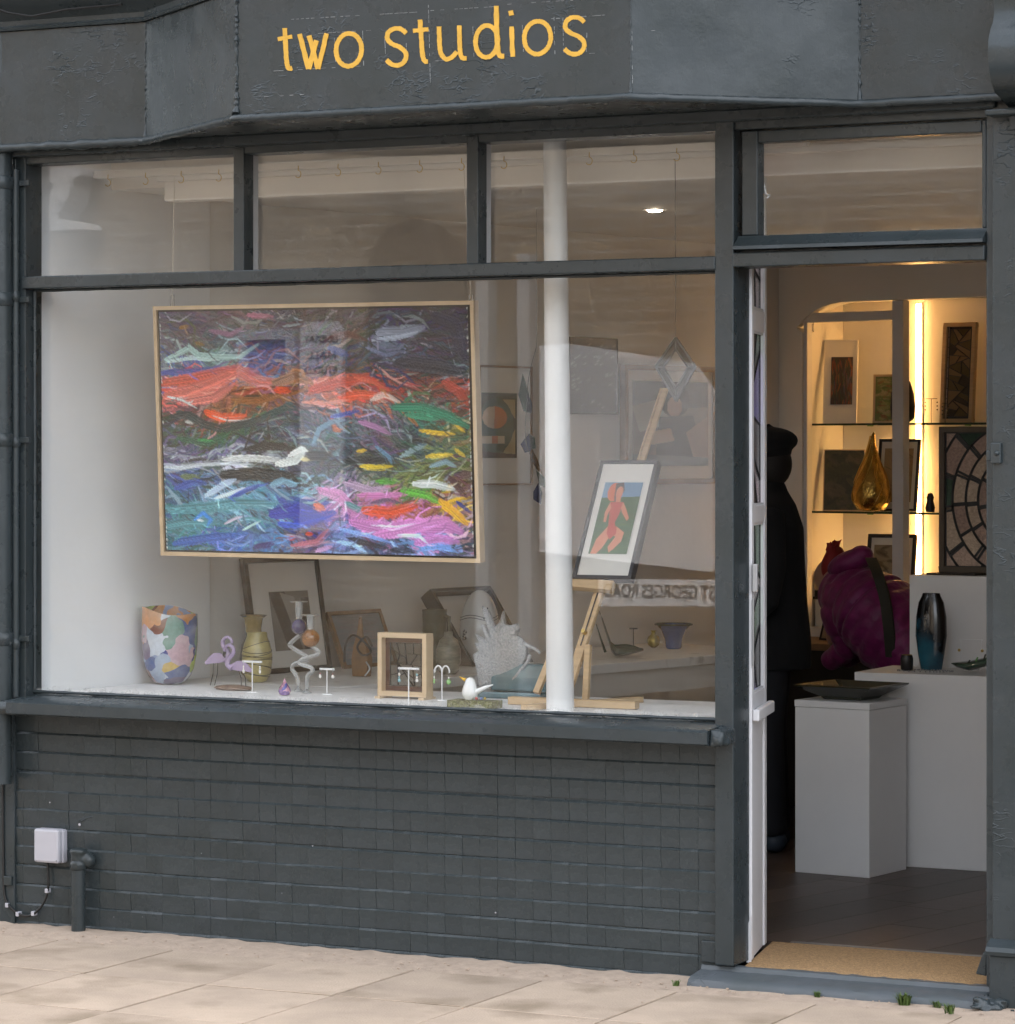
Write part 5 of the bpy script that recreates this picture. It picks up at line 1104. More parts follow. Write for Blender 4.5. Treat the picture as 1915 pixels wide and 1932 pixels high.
for z in (H_*.62, H_*.655): MB().tube([P+V((rr(z+.006*math.sin(a*3))*math.cos(a), rr(z+.006*math.sin(a*3))*math.sin(a), z+.006*math.sin(a*3))) for a in np.linspace(-3, 1.2, 40)], .0013, 5).build('ink_line', G['ink'], t)
for a0, z0 in ((-1.9, .42), (-.75, .7)):
    b_ = MB()
    for i in range(12): a = a0+rnd.uniform(-.14,.14); z = H_*(z0+rnd.uniform(-.07,.07)); b_.ball(P+V((rr(z)*math.cos(a), rr(z)*math.sin(a), z)), .0035, 6, 4, (1,1,1.2))
    b_.build('ink_flower', G['ink'], t)
P = on_table(893, 1258); TLq, TRq, BLq = leaning(P, .36, .36)
framed('box_frame', 'empty black box frame leaning behind the white ceramic egg', 'picture frame', TLq, TRq, BLq, .016, .06, M['black'], None, (.1,.1,.1,.1), face=.03)
# textured clear glass fan on a teal glass base
Y = .60; c = bedpt(950, Y); t = thing('glass_fan', 'spiky textured clear glass fan sculpture on a teal glass base', 'sculpture', c)
out = [(905,1295), (900,1262), (893,1235), (904,1228), (896,1213), (905,1212), (898,1196), (918,1205), (908,1178), (915,1178), (928,1196), (922,1168), (910,1143), (921,1152), (935,1182), (944,1172), (950,1152), (953,1176), (962,1180), (975,1176), (980,1186), (976,1198), (986,1205), (995,1222), (994,1240), (984,1258), (968,1275), (945,1292)]
cx_, cy_ = 945, 1235; f_ = [at(x, y, Y) for x, y in out]; cc = at(cx_, cy_, Y); n_ = len(out)
b_ = MB(); rings = []
for s_, dy in ((1, 0), (.985, -.007), (.9, -.012), (.6, -.02), (.25, -.025)): rings.append([cc+(q-cc)*s_+V((0, dy, 0)) for q in f_])
back = [[cc+(q-cc)*s_+V((0, .010+dy, 0)) for q in f_] for s_, dy in ((.3, .010), (.8, .006), (.985, .0))]
b_.loft(back+[[q+V((0,.004,0)) for q in f_]]+rings); b_.build('fan', G['shell'], t, smooth=40)
b_ = MB(); 
for a0 in ((984,1262,958,1290), (1000,1235,985,1262), (990,1215,1020,1232)): b_.tube([at(a0[0],a0[1],Y-.01), at((a0[0]+a0[2])/2+3,(a0[1]+a0[3])/2,Y-.016), at(a0[2],a0[3],Y-.012)], .006, 8)
b_.build('ridge', G['shell'], t, smooth=True)
b_ = MB(); b_.loft([[at(x+dx_, y, Y+dd) for x, y, dd in ((895,1312,-.03), (1030,1316,-.03), (1034,1308,.09), (900,1304,.09))] if False else [V((fx(x, Y), Y+dd, z)) for x, dd in ((892,-.05), (1030,-.05), (1036,.06), (900,.06))] for dx_, y, z in ((0,0,BEDZ), (0,0,BEDZ+.022))]); b_.build('base', G['teal'], t, bev=.006)
b_ = MB(); b_.loft([[V((fx(x, Y), Y+dd, z)) for x, dd in ((930,-.02), (1034,-.02), (1038,.05), (936,.05))] for z in (BEDZ+.0225, BEDZ+.07)] + [[V((fx(x, Y), Y+dd, BEDZ+.115)) for x, dd in ((985,-.01), (1026,-.01), (1030,.03), (988,.03))]]); b_.build('glass_block', G['teal'], t, bev=.008)
# porcelain bird
Y = .20; c = bedpt(897, Y); k = ppm(890, Y); t = thing('porcelain_bird', 'small white porcelain bird with yellow beak on a mossy base', 'ornament', c)
b_ = MB(); zb = at(890, 1321, Y).z; bxx = fx(887, Y)
b_.lathe((bxx, Y, zb), [(.004,0), (.018,.002), (.026,.014), (.027,.028), (.022,.044), (.017,.056), (.015,.064), (.008,.071), (0,.073)], 24, 1, .85)
b_.build('body', G['bird'], t, smooth=True)
MB().tube([at(878,1283,Y), at(867,1277,Y)], [.006,.001], 8).build('beak', G['beak'], t, smooth=True)
MB().tube([at(900,1305,Y), at(916,1297,Y), at(930,1292,Y)], [.010,.006,.002], 8).build('tail', G['bird'], t, smooth=True)
for x, m_ in ((899,'rbead'), (908,'blue'), (915,'gold')): MB().ball(at(x, 1318, Y-.02), .005, 8, 6).build('berry', G[m_], t, smooth=True)
b_ = MB(); b_.box(fx(856,Y), fx(940,Y), Y-.045, Y+.03, BEDZ, zb+.001)
for i in range(60): b_.ball((rnd.uniform(fx(857,Y), fx(939,Y)), Y+rnd.uniform(-.044,.028), zb-.001), rnd.uniform(.003,.006), 6, 4, (1,1,.5))
b_.build('base', G['moss'], t)
# white grit scattered on the bed near the glass
b_ = MB()
for i in range(500):
    x = rnd.choice((rnd.uniform(-1.5,-1.0), rnd.uniform(-.25,.8), rnd.uniform(-1.6,.8))); b_.ball((x, .05+abs(rnd.gauss(0,.05)), BEDZ+.001), rnd.uniform(.001,.0025), 5, 3, (1.3,1,.5))
tag(b_.build('spilled_grit', M['joint'], kind='stuff'), 'dark crumbs and dust on the white bed along the glass', 'grit')

# ------------------------------------------------------------------ easel with framed print
L = R(30); EP = V((.2, .34, BEDZ+.012)); EN = V((0, -math.cos(L), math.sin(L))); EU = V((0, math.sin(L), math.cos(L)))
ez = thing('table_easel', 'pale beech table easel leaning back behind the white column', 'easel', V((.15, .4, BEDZ)))
W_ = M['wood']
ep = lambda x, y, d=0: att(x, y, EP-EN*d, EN)
a0, a1 = ep(1066, 1318, .02), ep(1256, 733, .02)
MB().bar(a0, a0+(a1-a0)*.36, .032, .018, V((1,0,0))).build('mast', W_, ez, bev=.002)
MB().bar(a0+(a1-a0)*.30, a1, .020, .010, V((1,0,0))).build('mast_slide', W_, ez, bev=.0015)
MB().bar(a0+(a1-a0)*.33+V((-.011,-.012,.0)), a1+V((-.011,-.012,0)), .005, .008, V((1,0,0))).build('slide_rib', W_, ez)
q = a0+(a1-a0)*.16; MB().bar(q+EN*.010, q+(a1-a0)*.20+EN*.010, .004, .003, V((1,0,0))).build('slot', M['black'], ez)
kb = q+(a1-a0)*.04; MB().tube([kb+EN*.008, kb+EN*.026], [.009,.007], 10).build('wing_nut', M['brass'], ez, smooth=True)
MB().bar(ep(1012, 1308, .02), ep(1060, 1190, .02), .022, .016, V((1,0,0))).build('side_strut', W_, ez, bev=.002)
MB().bar(ep(1062, 1100, -.012), ep(1158, 1108, -.012), .034, .03, EU).build('ledge', W_, ez, bev=.002)
MB().box(fx(963,.36), fx(1203,.36), .34, .375, BEDZ+.002, BEDZ+.026).build('foot', W_, ez, bev=.002)
MB().bar(V((fx(1025,.30), .16, BEDZ+.010)), V((fx(1180,.5), .62, BEDZ+.010)), .03, .018, V((1,0,0))).build('foot', W_, ez, bev=.002)
sx = fx(1105, .42); MB().bar(V((sx, .42, BEDZ+.02)), V((sx, .44, ep(1120, 1215, .03).z)), .020, .018, V((1,0,0))).build('prop', W_, ez, bev=.002)
def bather():
    q = Painter(110, 165, (62, 92, 58), 3)
    q.poly([(0,0),(1,0),(1,.2),(0,.22)], (104,140,172))
    for i in range(60): v = .25+.75*q.r.rand(); q.stroke([(q.r.rand(), v), (q.r.rand(), v+.03)], .03, (58+26*q.r.rand(), 88+20*q.r.rand(), 52+16*q.r.rand()), .5, .3)
    sk, rd = (208,134,104), (186,74,62)
    q.ell(.30,.14,.17,.13,(206,104,64)); q.poly([(.3,.02),(.5,.0),(.56,.12),(.5,.2),(.38,.3),(.33,.22)], (70,52,50)); q.ell(.44,.15,.09,.09,sk)
    q.poly([(.38,.22),(.5,.2),(.52,.28),(.4,.3)], sk); q.poly([(.26,.28),(.6,.28),(.56,.45),(.5,.56),(.55,.64),(.36,.66),(.32,.5)], rd)
    q.poly([(.6,.28),(.7,.36),(.84,.5),(.8,.54),(.62,.42),(.57,.36)], sk); q.poly([(.26,.28),(.18,.42),(.2,.56),(.26,.56),(.27,.44),(.32,.36)], sk)
    q.poly([(.34,.62),(.58,.62),(.8,.7),(.78,.82),(.6,.94),(.52,.98),(.46,.9),(.6,.76),(.48,.72),(.34,.9),(.2,1),(.05,1),(.12,.8)], sk); q.poly([(.34,.62),(.58,.62),(.6,.72),(.46,.8),(.36,.72)], rd)
    return q
TLq, TRq, BLq = ep(1133, 868, -.035), ep(1241, 872, -.035), ep(1070, 1090, -.035)
dn_ = -EU*((TLq-BLq).dot(EU)); uq = V((1,0,0))*(TRq-TLq).length
framed('bather_print', 'dark framed print of a figure in red swimwear standing on the easel', 'picture', TLq, TLq+uq, TLq+dn_, .012, .032, pm('slate_frame', (.045,.047,.055), .45), bather(), (.13,.13,.17,.19), face=.003)
# diamond suncatcher on its wire
Y = .30; D4 = [at(1275,637,Y), at(1312,692,Y), at(1276,757,Y), at(1237,692,Y)]; cD = sum(D4, V((0,0,0)))/4
t = thing('diamond_suncatcher', 'diamond shaped leaded glass suncatcher hanging on a wire before the easel', 'suncatcher', D4[2])
b_ = MB()
for i in range(4): b_.bar(D4[i], D4[(i+1)%4], .005, .007, V((0,1,0)))
I4 = [cD+(p-cD)*.62 for p in D4]
for i in range(4): b_.bar(I4[i], I4[(i+1)%4], .004, .006, V((0,1,0))); b_.bar(D4[i], I4[i], .003, .006, V((0,1,0)))
b_.build('lead_came', M['lead'], t)
MB().prism([p+V((0,.001,0)) for p in I4], (0,.003,0)).build('glass_piece', G['clearpane'], t)
for i in range(4): MB().prism([p+V((0,.001,0)) for p in (D4[i], D4[(i+1)%4], I4[(i+1)%4], I4[i])], (0,.003,0)).build('glass_piece', SG[1] if i in (0,3) else SG[5], t)
MB().tube([D4[0], V((D4[0].x+.002, .29, 2.49))], .0011, 5).build('hanging_wire', M['wire'], t)
# garland of glass leaves
t = thing('glass_leaf_garland', 'hanging garland of blue green and ochre glass leaves by the column', 'garland', at(1020, 945, .7)); Y = .7
for i, (pts, g_) in enumerate(((((1000,725),(1010,760),(1016,800),(1002,796),(992,765)), 'greenpane'), (((1008,762),(1017,780),(1016,800),(1008,798)), 'bluepane'), (((1012,838),(1020,850),(1014,872),(1004,874),(996,858)), 'bluepane'), (((1012,838),(1022,846),(1024,866),(1016,868)), 'greenpane'),
                         (((1018,868),(1028,888),(1036,915),(1026,905),(1016,888)), 'ochrepane'), (((1020,948),(1030,930),(1036,950),(1034,972),(1020,962)), 'bluepane'), (((1026,908),(1040,920),(1042,940),(1032,936)), 'greenpane'))):
    MB().prism([at(x-14, y-20, Y) for x, y in pts], (0,.004,0)).build('glass_leaf', G[g_], t)
MB().tube(catmull([at(x, y, Y) for x, y in ((1012,655), (1000,700), (995,740), (992,830), (1010,880), (1022,940))], 6), .001, 5).build('wire', M['wire'], t)
MB().tube([at(1012,655,Y), at(1012,655,Y)+UP*.46], .0006, 4).build('wire', M['wire'], t)
# pictures hung on the left wall
def wallpic(x0, y0, x1, y1, off=.02):
    A = att(x0, y0, WP+WN*off, WN); B = att(x1, y0, WP+WN*off, WN); zb_ = att(x1, y1, WP+WN*off, WN).z; B.z = A.z = (A.z+B.z)/2
    return A, B, V((A.x, A.y, zb_))
def sunprint():
    q = Painter(80, 130, (44, 62, 54), 6); q.poly([(.6,.1),(.95,.1),(.95,.4)], (176,160,120)); q.poly([(.55,.98),(.95,.98),(.95,.55)], (176,160,120)); q.ell(.4,.5,.5,.42,(54,84,76))
    q.ell(.38,.38,.34,.17,(196,110,52)); q.poly([(.03,.38),(.08,.28),(.2,.22),(.38,.21),(.36,.55),(.2,.53),(.08,.47)], (206,180,146)); q.poly([(0,.66),(.65,.66),(.65,.78),(0,.78)], (200,184,160)); q.poly([(.3,.66),(.46,.66),(.46,.78),(.3,.78)], (190,104,56)); q.poly([(0,.9),(1,.94),(1,1),(0,1)], (50,42,36)); return q
framed('sun_print', 'abstract green print with orange disc in a thin brown frame on the left wall', 'picture', *wallpic(905, 690, 1005, 915), .008, .018, M['oak'], sunprint(), (.02,.28,.22,.22))
def darkpic():
    q = Painter(70, 70, (58, 60, 68), 8)
    for i in range(220): v = q.r.rand(); u = q.r.rand(); q.stroke([(u, v), (u+.08, v-.03)], .012, [(50,52,66), (84,82,92), (150,148,150), (56,58,100), (34,36,46), (110,70,70)][q.r.randint(5)], .8, .4)
    return q
framed('night_sea_painting', 'small dark blue unframed sea painting hung on the left wall', 'painting', *wallpic(1075, 637, 1166, 782), .004, .03, M['black'], darkpic(), None, M['canvas'])
def figprint():
    q = Painter(90, 110, (120, 118, 116), 9); q.poly([(0,0),(1,0),(1,.3),(0,.34)], (74,80,88)); q.poly([(0,.3),(.4,.2),(.5,.5),(.1,.6)], (150,152,146)); q.ell(.55,.22,.2,.2,(52,56,66)); q.ell(.55,.3,.1,.12,(176,150,136)); q.poly([(.35,.42),(.8,.4),(.9,.9),(.3,.95)], (62,70,84)); q.poly([(.2,.6),(.5,.55),(.55,.7),(.25,.75)], (176,152,120)); q.poly([(.7,.6),(1,.4),(1,.9),(.8,.9)], (160,144,140)); q.poly([(0,.85),(1,.9),(1,1),(0,1)], (100,110,118)); return q
framed('figure_print', 'large framed grey print of a seated figure on the left wall beyond the easel', 'picture', *wallpic(1180, 690, 1352, 912), .022, .03, M['oak'], figprint(), (.05,.06,.10,.12))
# bowls and small things at the far end of the table
P = on_table(1172, 1240); k = ppm(1172, P.y); t = thing('leaf_dish', 'dark green leaf shaped glass dish with raised tail on the long table', 'dish', P)
u1 = RT; b_ = MB(); rings = []
for i in range(12):
    s_ = i/11; xx = (-42+84*s_)/k; w_ = (.012+.075*math.sin(math.pi*min(1, s_*1.05))**.8); zz = .05*abs(s_-.45)**1.3+.002+(.16*max(0, .3-s_)/.3 if s_ < .3 else 0)
    rings.append([P+u1*xx+FW*(w_*math.cos(a))+UP*(zz+.5*w_*(1-abs(math.sin(a)))*.9) for a in np.linspace(0, math.pi, 9)]+[P+u1*xx+FW*(w_*.92*math.cos(a))+UP*(zz+.004+.5*w_*(1-abs(math.sin(a)))*.9) for a in np.linspace(math.pi, 0, 9)])
b_.loft(rings); b_.build('dish', G['leaf'], t, smooth=60)
for i in range(4): MB().tube([P+u1*(-30/k)+UP*.02, P+u1*((-38-3*i)/k)+UP*(.07+.02*i)+FW*(.012*i)], [.006,.002], 7).build('frond', G['leaf'], t, smooth=True)
P = on_table(1233, 1222); k = ppm(1233, P.y); r = 13/k
tag(MB().lathe(P, [(r*.3,0), (r*.8,r*.4), (r,r), (r*.8,r*1.6), (r*.35,r*1.95), (r*.3,r*2.3), (r*.45,r*2.5), (r*.2,r*2.4), (0,r*1.9)], 24).build('gold_vase', G['gold'], wl=P, smooth=True), 'tiny round gold glass vase beside the blue bowl', 'vase')
P = on_table(1271, 1224); k = ppm(1271, P.y); H_ = 45/k
t = thing('blue_bowl', 'flared blue glass bowl at the far end of the long table', 'bowl', P)
b_ = MB(); b_.lathe(P, [(13/k,0), (15/k,.006), (17/k,H_*.4), (24/k,H_*.8), (33/k,H_), (37/k,H_*1.02), (33/k,H_*1.04), (22/k,H_*.84), (14/k,H_*.4), (0,.012)], 30); b_.build('bowl', G['blue'], t, smooth=60)
MB().tube([P+V((35/k*math.cos(a), 35/k*math.sin(a), H_*1.03)) for a in np.linspace(0, 6.283, 28)], .004, 6).build('rim', G['leaf'], t, smooth=True)
P = on_table(1195, 1228); k = ppm(1195, P.y); t = thing('wire_jewel_stand', 'thin dark wire jewellery stand behind the green leaf dish', 'stand', P)
MB().tube([P, P+UP*(42/k)], .002, 5).build('stem', M['wire'], t); MB().tube([P+UP*(42/k)-RT*(8/k), P+UP*(42/k)+RT*(8/k)], .003, 5).build('bar', M['wire'], t); MB().lathe(P, [(.03,0), (.03,.003), (0,.004)], 14).build('base', M['wire'], t)

# ================================================================== THROUGH THE DOORWAY
PLM = pm('white_plinth', (.70,.69,.68), .55, var=.03, ns=4, bump=.05, bs=20)
o0, o1 = atz(1500, 1645, FLZ), atz(1640, 1657, FLZ); u = (o1-o0); Wp = u.length; u.normalize(); v_ = V((-u.y, u.x, 0)); zt1 = at(1640, 1327, o1.y).z
t = thing('plinth', 'short white plinth nearest the door carrying the square dish', 'plinth', (o0+o1)/2, 'white plinths inside the door')
MB().obox(o0, u*Wp, v_*.29, UP*(zt1-FLZ-.026)).build('body', PLM, t, bev=.002)
MB().obox(o0-u*.002-v_*.002+UP*(zt1-FLZ-.025), u*(Wp+.004), v_*.294, UP*.025).build('top_board', PLM, t, bev=.002)
pl_c = o0+u*Wp*.5+v_*.15; pl_c.z = zt1
Y2 = 2.385; bl = at(1612, 1268, Y2); zt2 = bl.z
t = thing('plinth', 'wide white plinth carrying the tall blue vase', 'plinth', V((.8, Y2, FLZ)), 'white plinths inside the door')
MB().box(bl.x, 1.45, Y2, Y2+.42, FLZ, zt2).build('body', PLM, t, bev=.002)
Y3 = Y2+.43; tl = at(1716, 1085, Y3); zt3 = tl.z
t = thing('plinth', 'tall white plinth at the back carrying the large leaded panel', 'plinth', V((1.0, Y3, FLZ)), 'white plinths inside the door')
MB().box(tl.x, 1.60, Y3, Y3+.36, FLZ, zt3).build('body', PLM, t, bev=.002)
# square dish
k = ppm(1605, pl_c.y); t = thing('square_dish', 'wide square dark olive dish on the short plinth', 'dish', pl_c)
b_ = MB(); ring = lambda h, z: [pl_c+u*x*h+v_*y*h+UP*z for x, y in ((-1,-1),(1,-1),(1,1),(-1,1))]
b_.loft([ring(.075,.0), ring(.085,.012), ring(.155,.050), ring(.158,.056), ring(.150,.056), ring(.08,.02)]); b_.build('dish', G['olive'], t, bev=.004)
# tall blue vase: flattened lathe with uneven rim
P = V((at(1757, 1258, Y2+.22).x, Y2+.22, zt2)); k = ppm(1757, P.y)
zz = lambda y: at(1757, y, P.y).z-zt2
pf = [(.030,0), (.042,.004), (.052,.06), (.062,.13), (.060,.20), (.050,.255), (.038,zz(1125)), (.034,zz(1119)), (.028,zz(1120)), (.034,.25), (.0,.24)]
b_ = MB().lathe(P, pf, 32, .98, .55); tag(b_.build('tall_vase', G['tblue'], wl=P, smooth=60), 'tall flattened turquoise and black vase on the wide plinth', 'vase')
P = V((fx(1711, Y2+.17), Y2+.17, zt2)); t = thing('small_pot', 'small black pot with gold rim left of the blue vase', 'pot', P)
MB().lathe(P, [(.017,0), (.023,.006), (.024,.045), (.02,.058), (.017,.058), (.018,.02), (0,.02)], 22).build('body', M['black'], t, smooth=50)
MB().tube([P+V((.0185*math.cos(a), .0185*math.sin(a), .0585)) for a in np.linspace(0, 6.283, 22)], .0015, 6).build('rim', M['brass'], t, smooth=True)
# beaded necklace round the vase and jewellery stand
b_ = MB(); P = V((fx(1757, Y2+.22), Y2+.15, zt2))
for i in range(46): a = i*.2; b_.ball(P+V((.10*math.cos(a)+.01*math.sin(3*a), .05*math.sin(a), .003)), .0032, 6, 4)
tag(b_.build('necklace', M['steel'], wl=P), 'grey bead necklace lying in front of the blue vase', 'necklace')
P = V((fx(1832, Y2+.28), Y2+.28, zt2)); t = thing('wire_necklace_stand', 'thin clear necklace stand behind the fish dish', 'stand', P)
MB().lathe(P, [(.03,0), (.03,.004), (0,.005)], 16).build('base', G['acryl'], t)
for s in (-.04, .04): MB().tube([P+V((s,0,.004)), P+V((s,0,.115))], .0015, 6).build('post', G['acryl'], t)
MB().tube([P+V((-.045,0,.115)), P+V((.045,0,.115))], .0018, 6).build('bar', G['acryl'], t)
for s in (-.045, .045): MB().ball(P+V((s,-.004,.075)), .006, 8, 6).build('bead', M['brass'], t)
P = V((fx(1842, Y2+.14), Y2+.14, zt2)); t = thing('fish_dish', 'dark patterned fish shaped glass dish by the door jamb', 'dish', P)
b_ = MB(); b_.loft([[P+V((x, w_*math.cos(a), .022+.35*w_*math.sin(a)+hz)) for a in np.linspace(0, 6.283, 13)[:-1]] for x, w_, hz in ((-.095,.006,.012), (-.07,.03,.008), (-.02,.055,.006), (.04,.05,.022), (.09,.03,.05), (.13,.012,.075))]); b_.build('body', G['leaf'], t, smooth=True)
for i in range(5): MB().tube([P+V((-.03+.03*i, -.03, .03)), P+V((-.01+.03*i, -.045, .05+.012*i))], .003, 6).build('fin', G['gbead'] if i % 2 else G['olive'], t)
# large leaded panel, rings of pale glass
Yp = Y3+.10; A = at(1771, 805, Yp); Bz = zt3+.008; fwd_ = .05; Wn_ = .56; Hn = A.z-Bz
t = thing('leaded_panel', 'large leaded panel of pale curved glass rings standing on the tall plinth', 'leaded panel', V((A.x+.25, Yp, zt3)))
pu = V((math.cos(R(-4)), math.sin(R(-4)), 0)); pn = V((pu.y, -pu.x, 0)); PO = V((A.x, Yp, Bz))
fr = MB(); fd = -pn*.035; f_w = .022
fr.obox(PO, pu*Wn_, fd, UP*f_w); fr.obox(PO+UP*(Hn-f_w), pu*Wn_, fd, UP*f_w); fr.obox(PO+UP*f_w, pu*f_w, fd, UP*(Hn-2*f_w)); fr.obox(PO+pu*(Wn_-f_w)+UP*f_w, pu*f_w, fd, UP*(Hn-2*f_w)); fr.build('frame', pm('dark_oak_frame', (.075,.055,.035), .5), t, bev=.002)
MB().obox(PO-pu*.03-pn*-.05-UP*.008, pu*.2, -pn*.13, UP*.0075).build('foot', M['darkwood'], t)
MB().obox(PO+pu*f_w-pn*.022+UP*f_w, pu*(Wn_-2*f_w), -pn*.004, UP*(Hn-2*f_w)).build('backing', M['lead'], t)
iw, ih = Wn_-2*f_w, Hn-2*f_w; cx_, cy_ = iw*.56, ih*.50
r_ = random.Random(5); polys = []
radii = [0, .045, .10, .155, .205, .26, .33, .45]
for i in range(len(radii)-1):
    ra, rb = radii[i], radii[i+1]; n_ = (4, 7, 10, 13, 15, 14, 14)[i]; ph = r_.uniform(0, 1)
    for j in range(n_):
        a, b2 = 2*math.pi*(j+ph)/n_+r_.uniform(-.06,.06), 2*math.pi*(j+1+ph)/n_
        arc = np.linspace(a, b2, 6); pl_ = [(cx_+rb*math.cos(q), cy_+rb*math.sin(q)*1.12) for q in arc]+[(cx_+ra*math.cos(q), cy_+ra*math.sin(q)*1.12) for q in arc[::-1]]
        if ra == 0: pl_ = pl_[:6]+[(cx_, cy_)]
        pl_ = clip(pl_, 0, iw, 0, ih)
        if len(pl_) >= 3: polys.append(pl_)
PG = [pm('pale_pink_glass', srgb(165,140,125), .3, var=.25, ns=90, bump=.5, bs=150, coat=.3), pm('pale_pink_glass_b', srgb(150,125,112), .3, var=.25, ns=90, bump=.5, bs=150, coat=.3), pm('pale_cream_glass', srgb(175,155,135), .3, var=.25, ns=90, bump=.5, bs=150, coat=.3)]
PGx = PG*5+[G['leaf'], pm('plum_glass', (.05,.02,.035), .2, coat=.4), pm('charcoal_glass', (.03,.03,.032), .2, coat=.4), pm('red_brown_glass', (.09,.03,.02), .2, coat=.4)]
leaded(t, PO+pu*f_w+UP*f_w-pn*.018, pu, UP, pn, polys, PGx, .0085, r_, .005)

# ------------------------------------------------------------------ lit recess: light strip, glass shelves and what stands on them
WARM = (1.0, .60, .22)
lt = bt(1731, DEPTH-.02)
ls = thing('light_strip', 'glowing warm vertical light strip in the back of the shelf recess', 'light strip', bw(lt, ZB, DEPTH-.01))
MB().obox(bw(lt-.016, ZB, DEPTH-.002), BD*.032, BN*.006, UP*(ZT-ZB)).build('channel', M['white'], ls)
MB().obox(bw(lt-.010, ZB+.004, DEPTH-.0085), BD*.020, BN*.010, UP*(ZT-ZB-.008)).build('diffuser', emis('warm_light', (1.0,.52,.16), 7), ls)
zs1, zs2 = bz(1650, 799, .15), bz(1650, 965, .15)
for zs, lb in ((zs1, 'upper glass shelf in the warm lit recess'), (zs2, 'lower glass shelf in the warm lit recess')):
    t = thing('glass_shelf', lb, 'shelf', bw((T0+T1)/2, zs-.008, .2), 'glass shelves in the recess')
    MB().obox(bw(T0+.003, zs-.008, DEPTH-.004), BD*(T1-T0-.006), BN*(DEPTH-.07), UP*.008).build('pane', M['shelf_glass'], t)
    MB().obox(bw(T0+.003, zs-.0085, .066-.0), BD*(T1-T0-.006), BN*.004, UP*.009).build('edge', pm('shelf_edge', (.02,.05,.035), .15), t)
    for q in (.3, .8): MB().obox(bw(T0+q, zs-.013, .09), BD*.02, BN*.02, UP*.0045).build('clip', G['gbead'], t)
def shelfpic(x0, x1, ytop, zs, d0, lean, phi=28):       # standing in the recess turned phi degrees towards the middle, leaning back
    n_ = (BN*math.cos(R(phi))+BD*math.sin(R(phi))); u_ = (BD*math.cos(R(phi))-BN*math.sin(R(phi)))
    A = bw(bt(x0, d0), zs, d0); hgt = bz((x0+x1)/2, ytop, d0+.05)-zs
    ww = .05
    for _ in range(30):
        q = A+u_*ww; r = q-CAM; px = 957.5+FPX*r.dot(RT)/r.dot(FW); ww *= 1+(x1-px)/max(20, (x1-x0))*.6 if abs(x1-px) > .5 else 1
    up = UP*hgt-n_*lean
    return A+up, A+u_*ww+up, A
def strokes(seed, W, H, bg_, cols, n=160, ang=.2, L=.2, wd=.03):
    q = Painter(W, H, bg_, seed)
    for i in range(n):
        u_, v2 = q.r.rand(2); a = ang+q.r.randn()*.3; q.stroke([(u_, v2), (u_+math.cos(a)*L, v2+math.sin(a)*L)], wd*(.5+q.r.rand()), cols[q.r.randint(len(cols))], .75, .4)
    return q
AB = strokes(21, 70, 90, (60,50,46), [(50,66,48), (150,84,46), (70,76,96), (44,40,44), (120,60,44), (84,92,70)], 170, 1.5, .22, .03)
framed('abstract_mountain_print', 'dark abstract painting in a wide cream mount on the upper shelf', 'picture', *shelfpic(1552, 1616, 640, zs1+.001, .10, .085), .004, .02, M['mount'], AB, (.2,.12,.2,.22), face=.002)
LS_ = strokes(22, 60, 70, (110,120,70), [(120,130,70), (150,150,90), (140,90,60), (90,110,60), (160,150,110)], 120, .1, .3, .04)
framed('green_landscape', 'small green landscape in pale frame on the upper shelf', 'picture', *shelfpic(1646, 1696, 706, zs1+.001, .12, .055), .010, .022, M['frame_wood'], LS_, None)
DK = strokes(23, 90, 70, (70,66,40), [(66,64,38), (84,78,48), (52,50,34), (90,80,60), (60,56,36)], 150, .1, .35, .05)
framed('dark_landscape', 'dark olive landscape canvas with pale edge on the lower shelf', 'painting', *shelfpic(1552, 1630, 848, zs2+.001, .10, .06), .004, .03, M['frame_wood'], DK, None, M['canvas'])
SK = strokes(24, 60, 80, (150,130,100), [(150,130,100), (110,92,66), (130,112,84)], 60, .6, .3, .02)
framed('sketch_in_black_frame', 'sketch in a thin black frame behind the gold drop', 'picture', *shelfpic(1650, 1728, 828, zs2+.001, .17, .07, 15), .012, .018, M['black'], SK, (.1,.1,.1,.1))
SK2 = strokes(25, 60, 60, (140,126,100), [(140,126,100), (80,66,44), (120,104,78)], 60, .2, .3, .05)
framed('lower_framed_study', 'brown framed study low in the recess beside the light strip', 'picture', *shelfpic(1630, 1722, 1008, ZB+.12, .12, .06, 15), .016, .02, M['darkwood'], SK2, (.08,.08,.12,.1))
# wooden framed leaded panel
P0 = bw(bt(1772,.16), zs1+.001, .16); t = thing('small_leaded_panel', 'narrow upright leaded glass panel in a wooden frame on the upper shelf', 'leaded panel', P0)
W2 = bt(1833,.16)-bt(1772,.16); H2 = bz(1800, 608, .18)-zs1; nb = (BN+UP*.08).normalized(); ub = (UP-BN*.08).normalized(); fw2 = .018
fr = MB().obox(P0, BD*W2, -nb*.025, ub*fw2); fr.obox(P0+ub*(H2-fw2), BD*W2, -nb*.025, ub*fw2); fr.obox(P0+ub*fw2, BD*fw2, -nb*.025, ub*(H2-2*fw2)); fr.obox(P0+BD*(W2-fw2)+ub*fw2, BD*fw2, -nb*.025, ub*(H2-2*fw2)); fr.build('frame', M['wood'], t, bev=.0015)
MB().obox(P0+BD*fw2+ub*fw2-nb*.02, BD*(W2-2*fw2), -nb*.003, ub*(H2-2*fw2)).build('backing', M['lead'], t)
r_ = random.Random(8); iw, ih = W2-2*fw2, H2-2*fw2; bo = .010
polys = rsplit([(bo,bo),(iw-bo,bo),(iw-bo,ih-bo),(bo,ih-bo)], 26, r_)
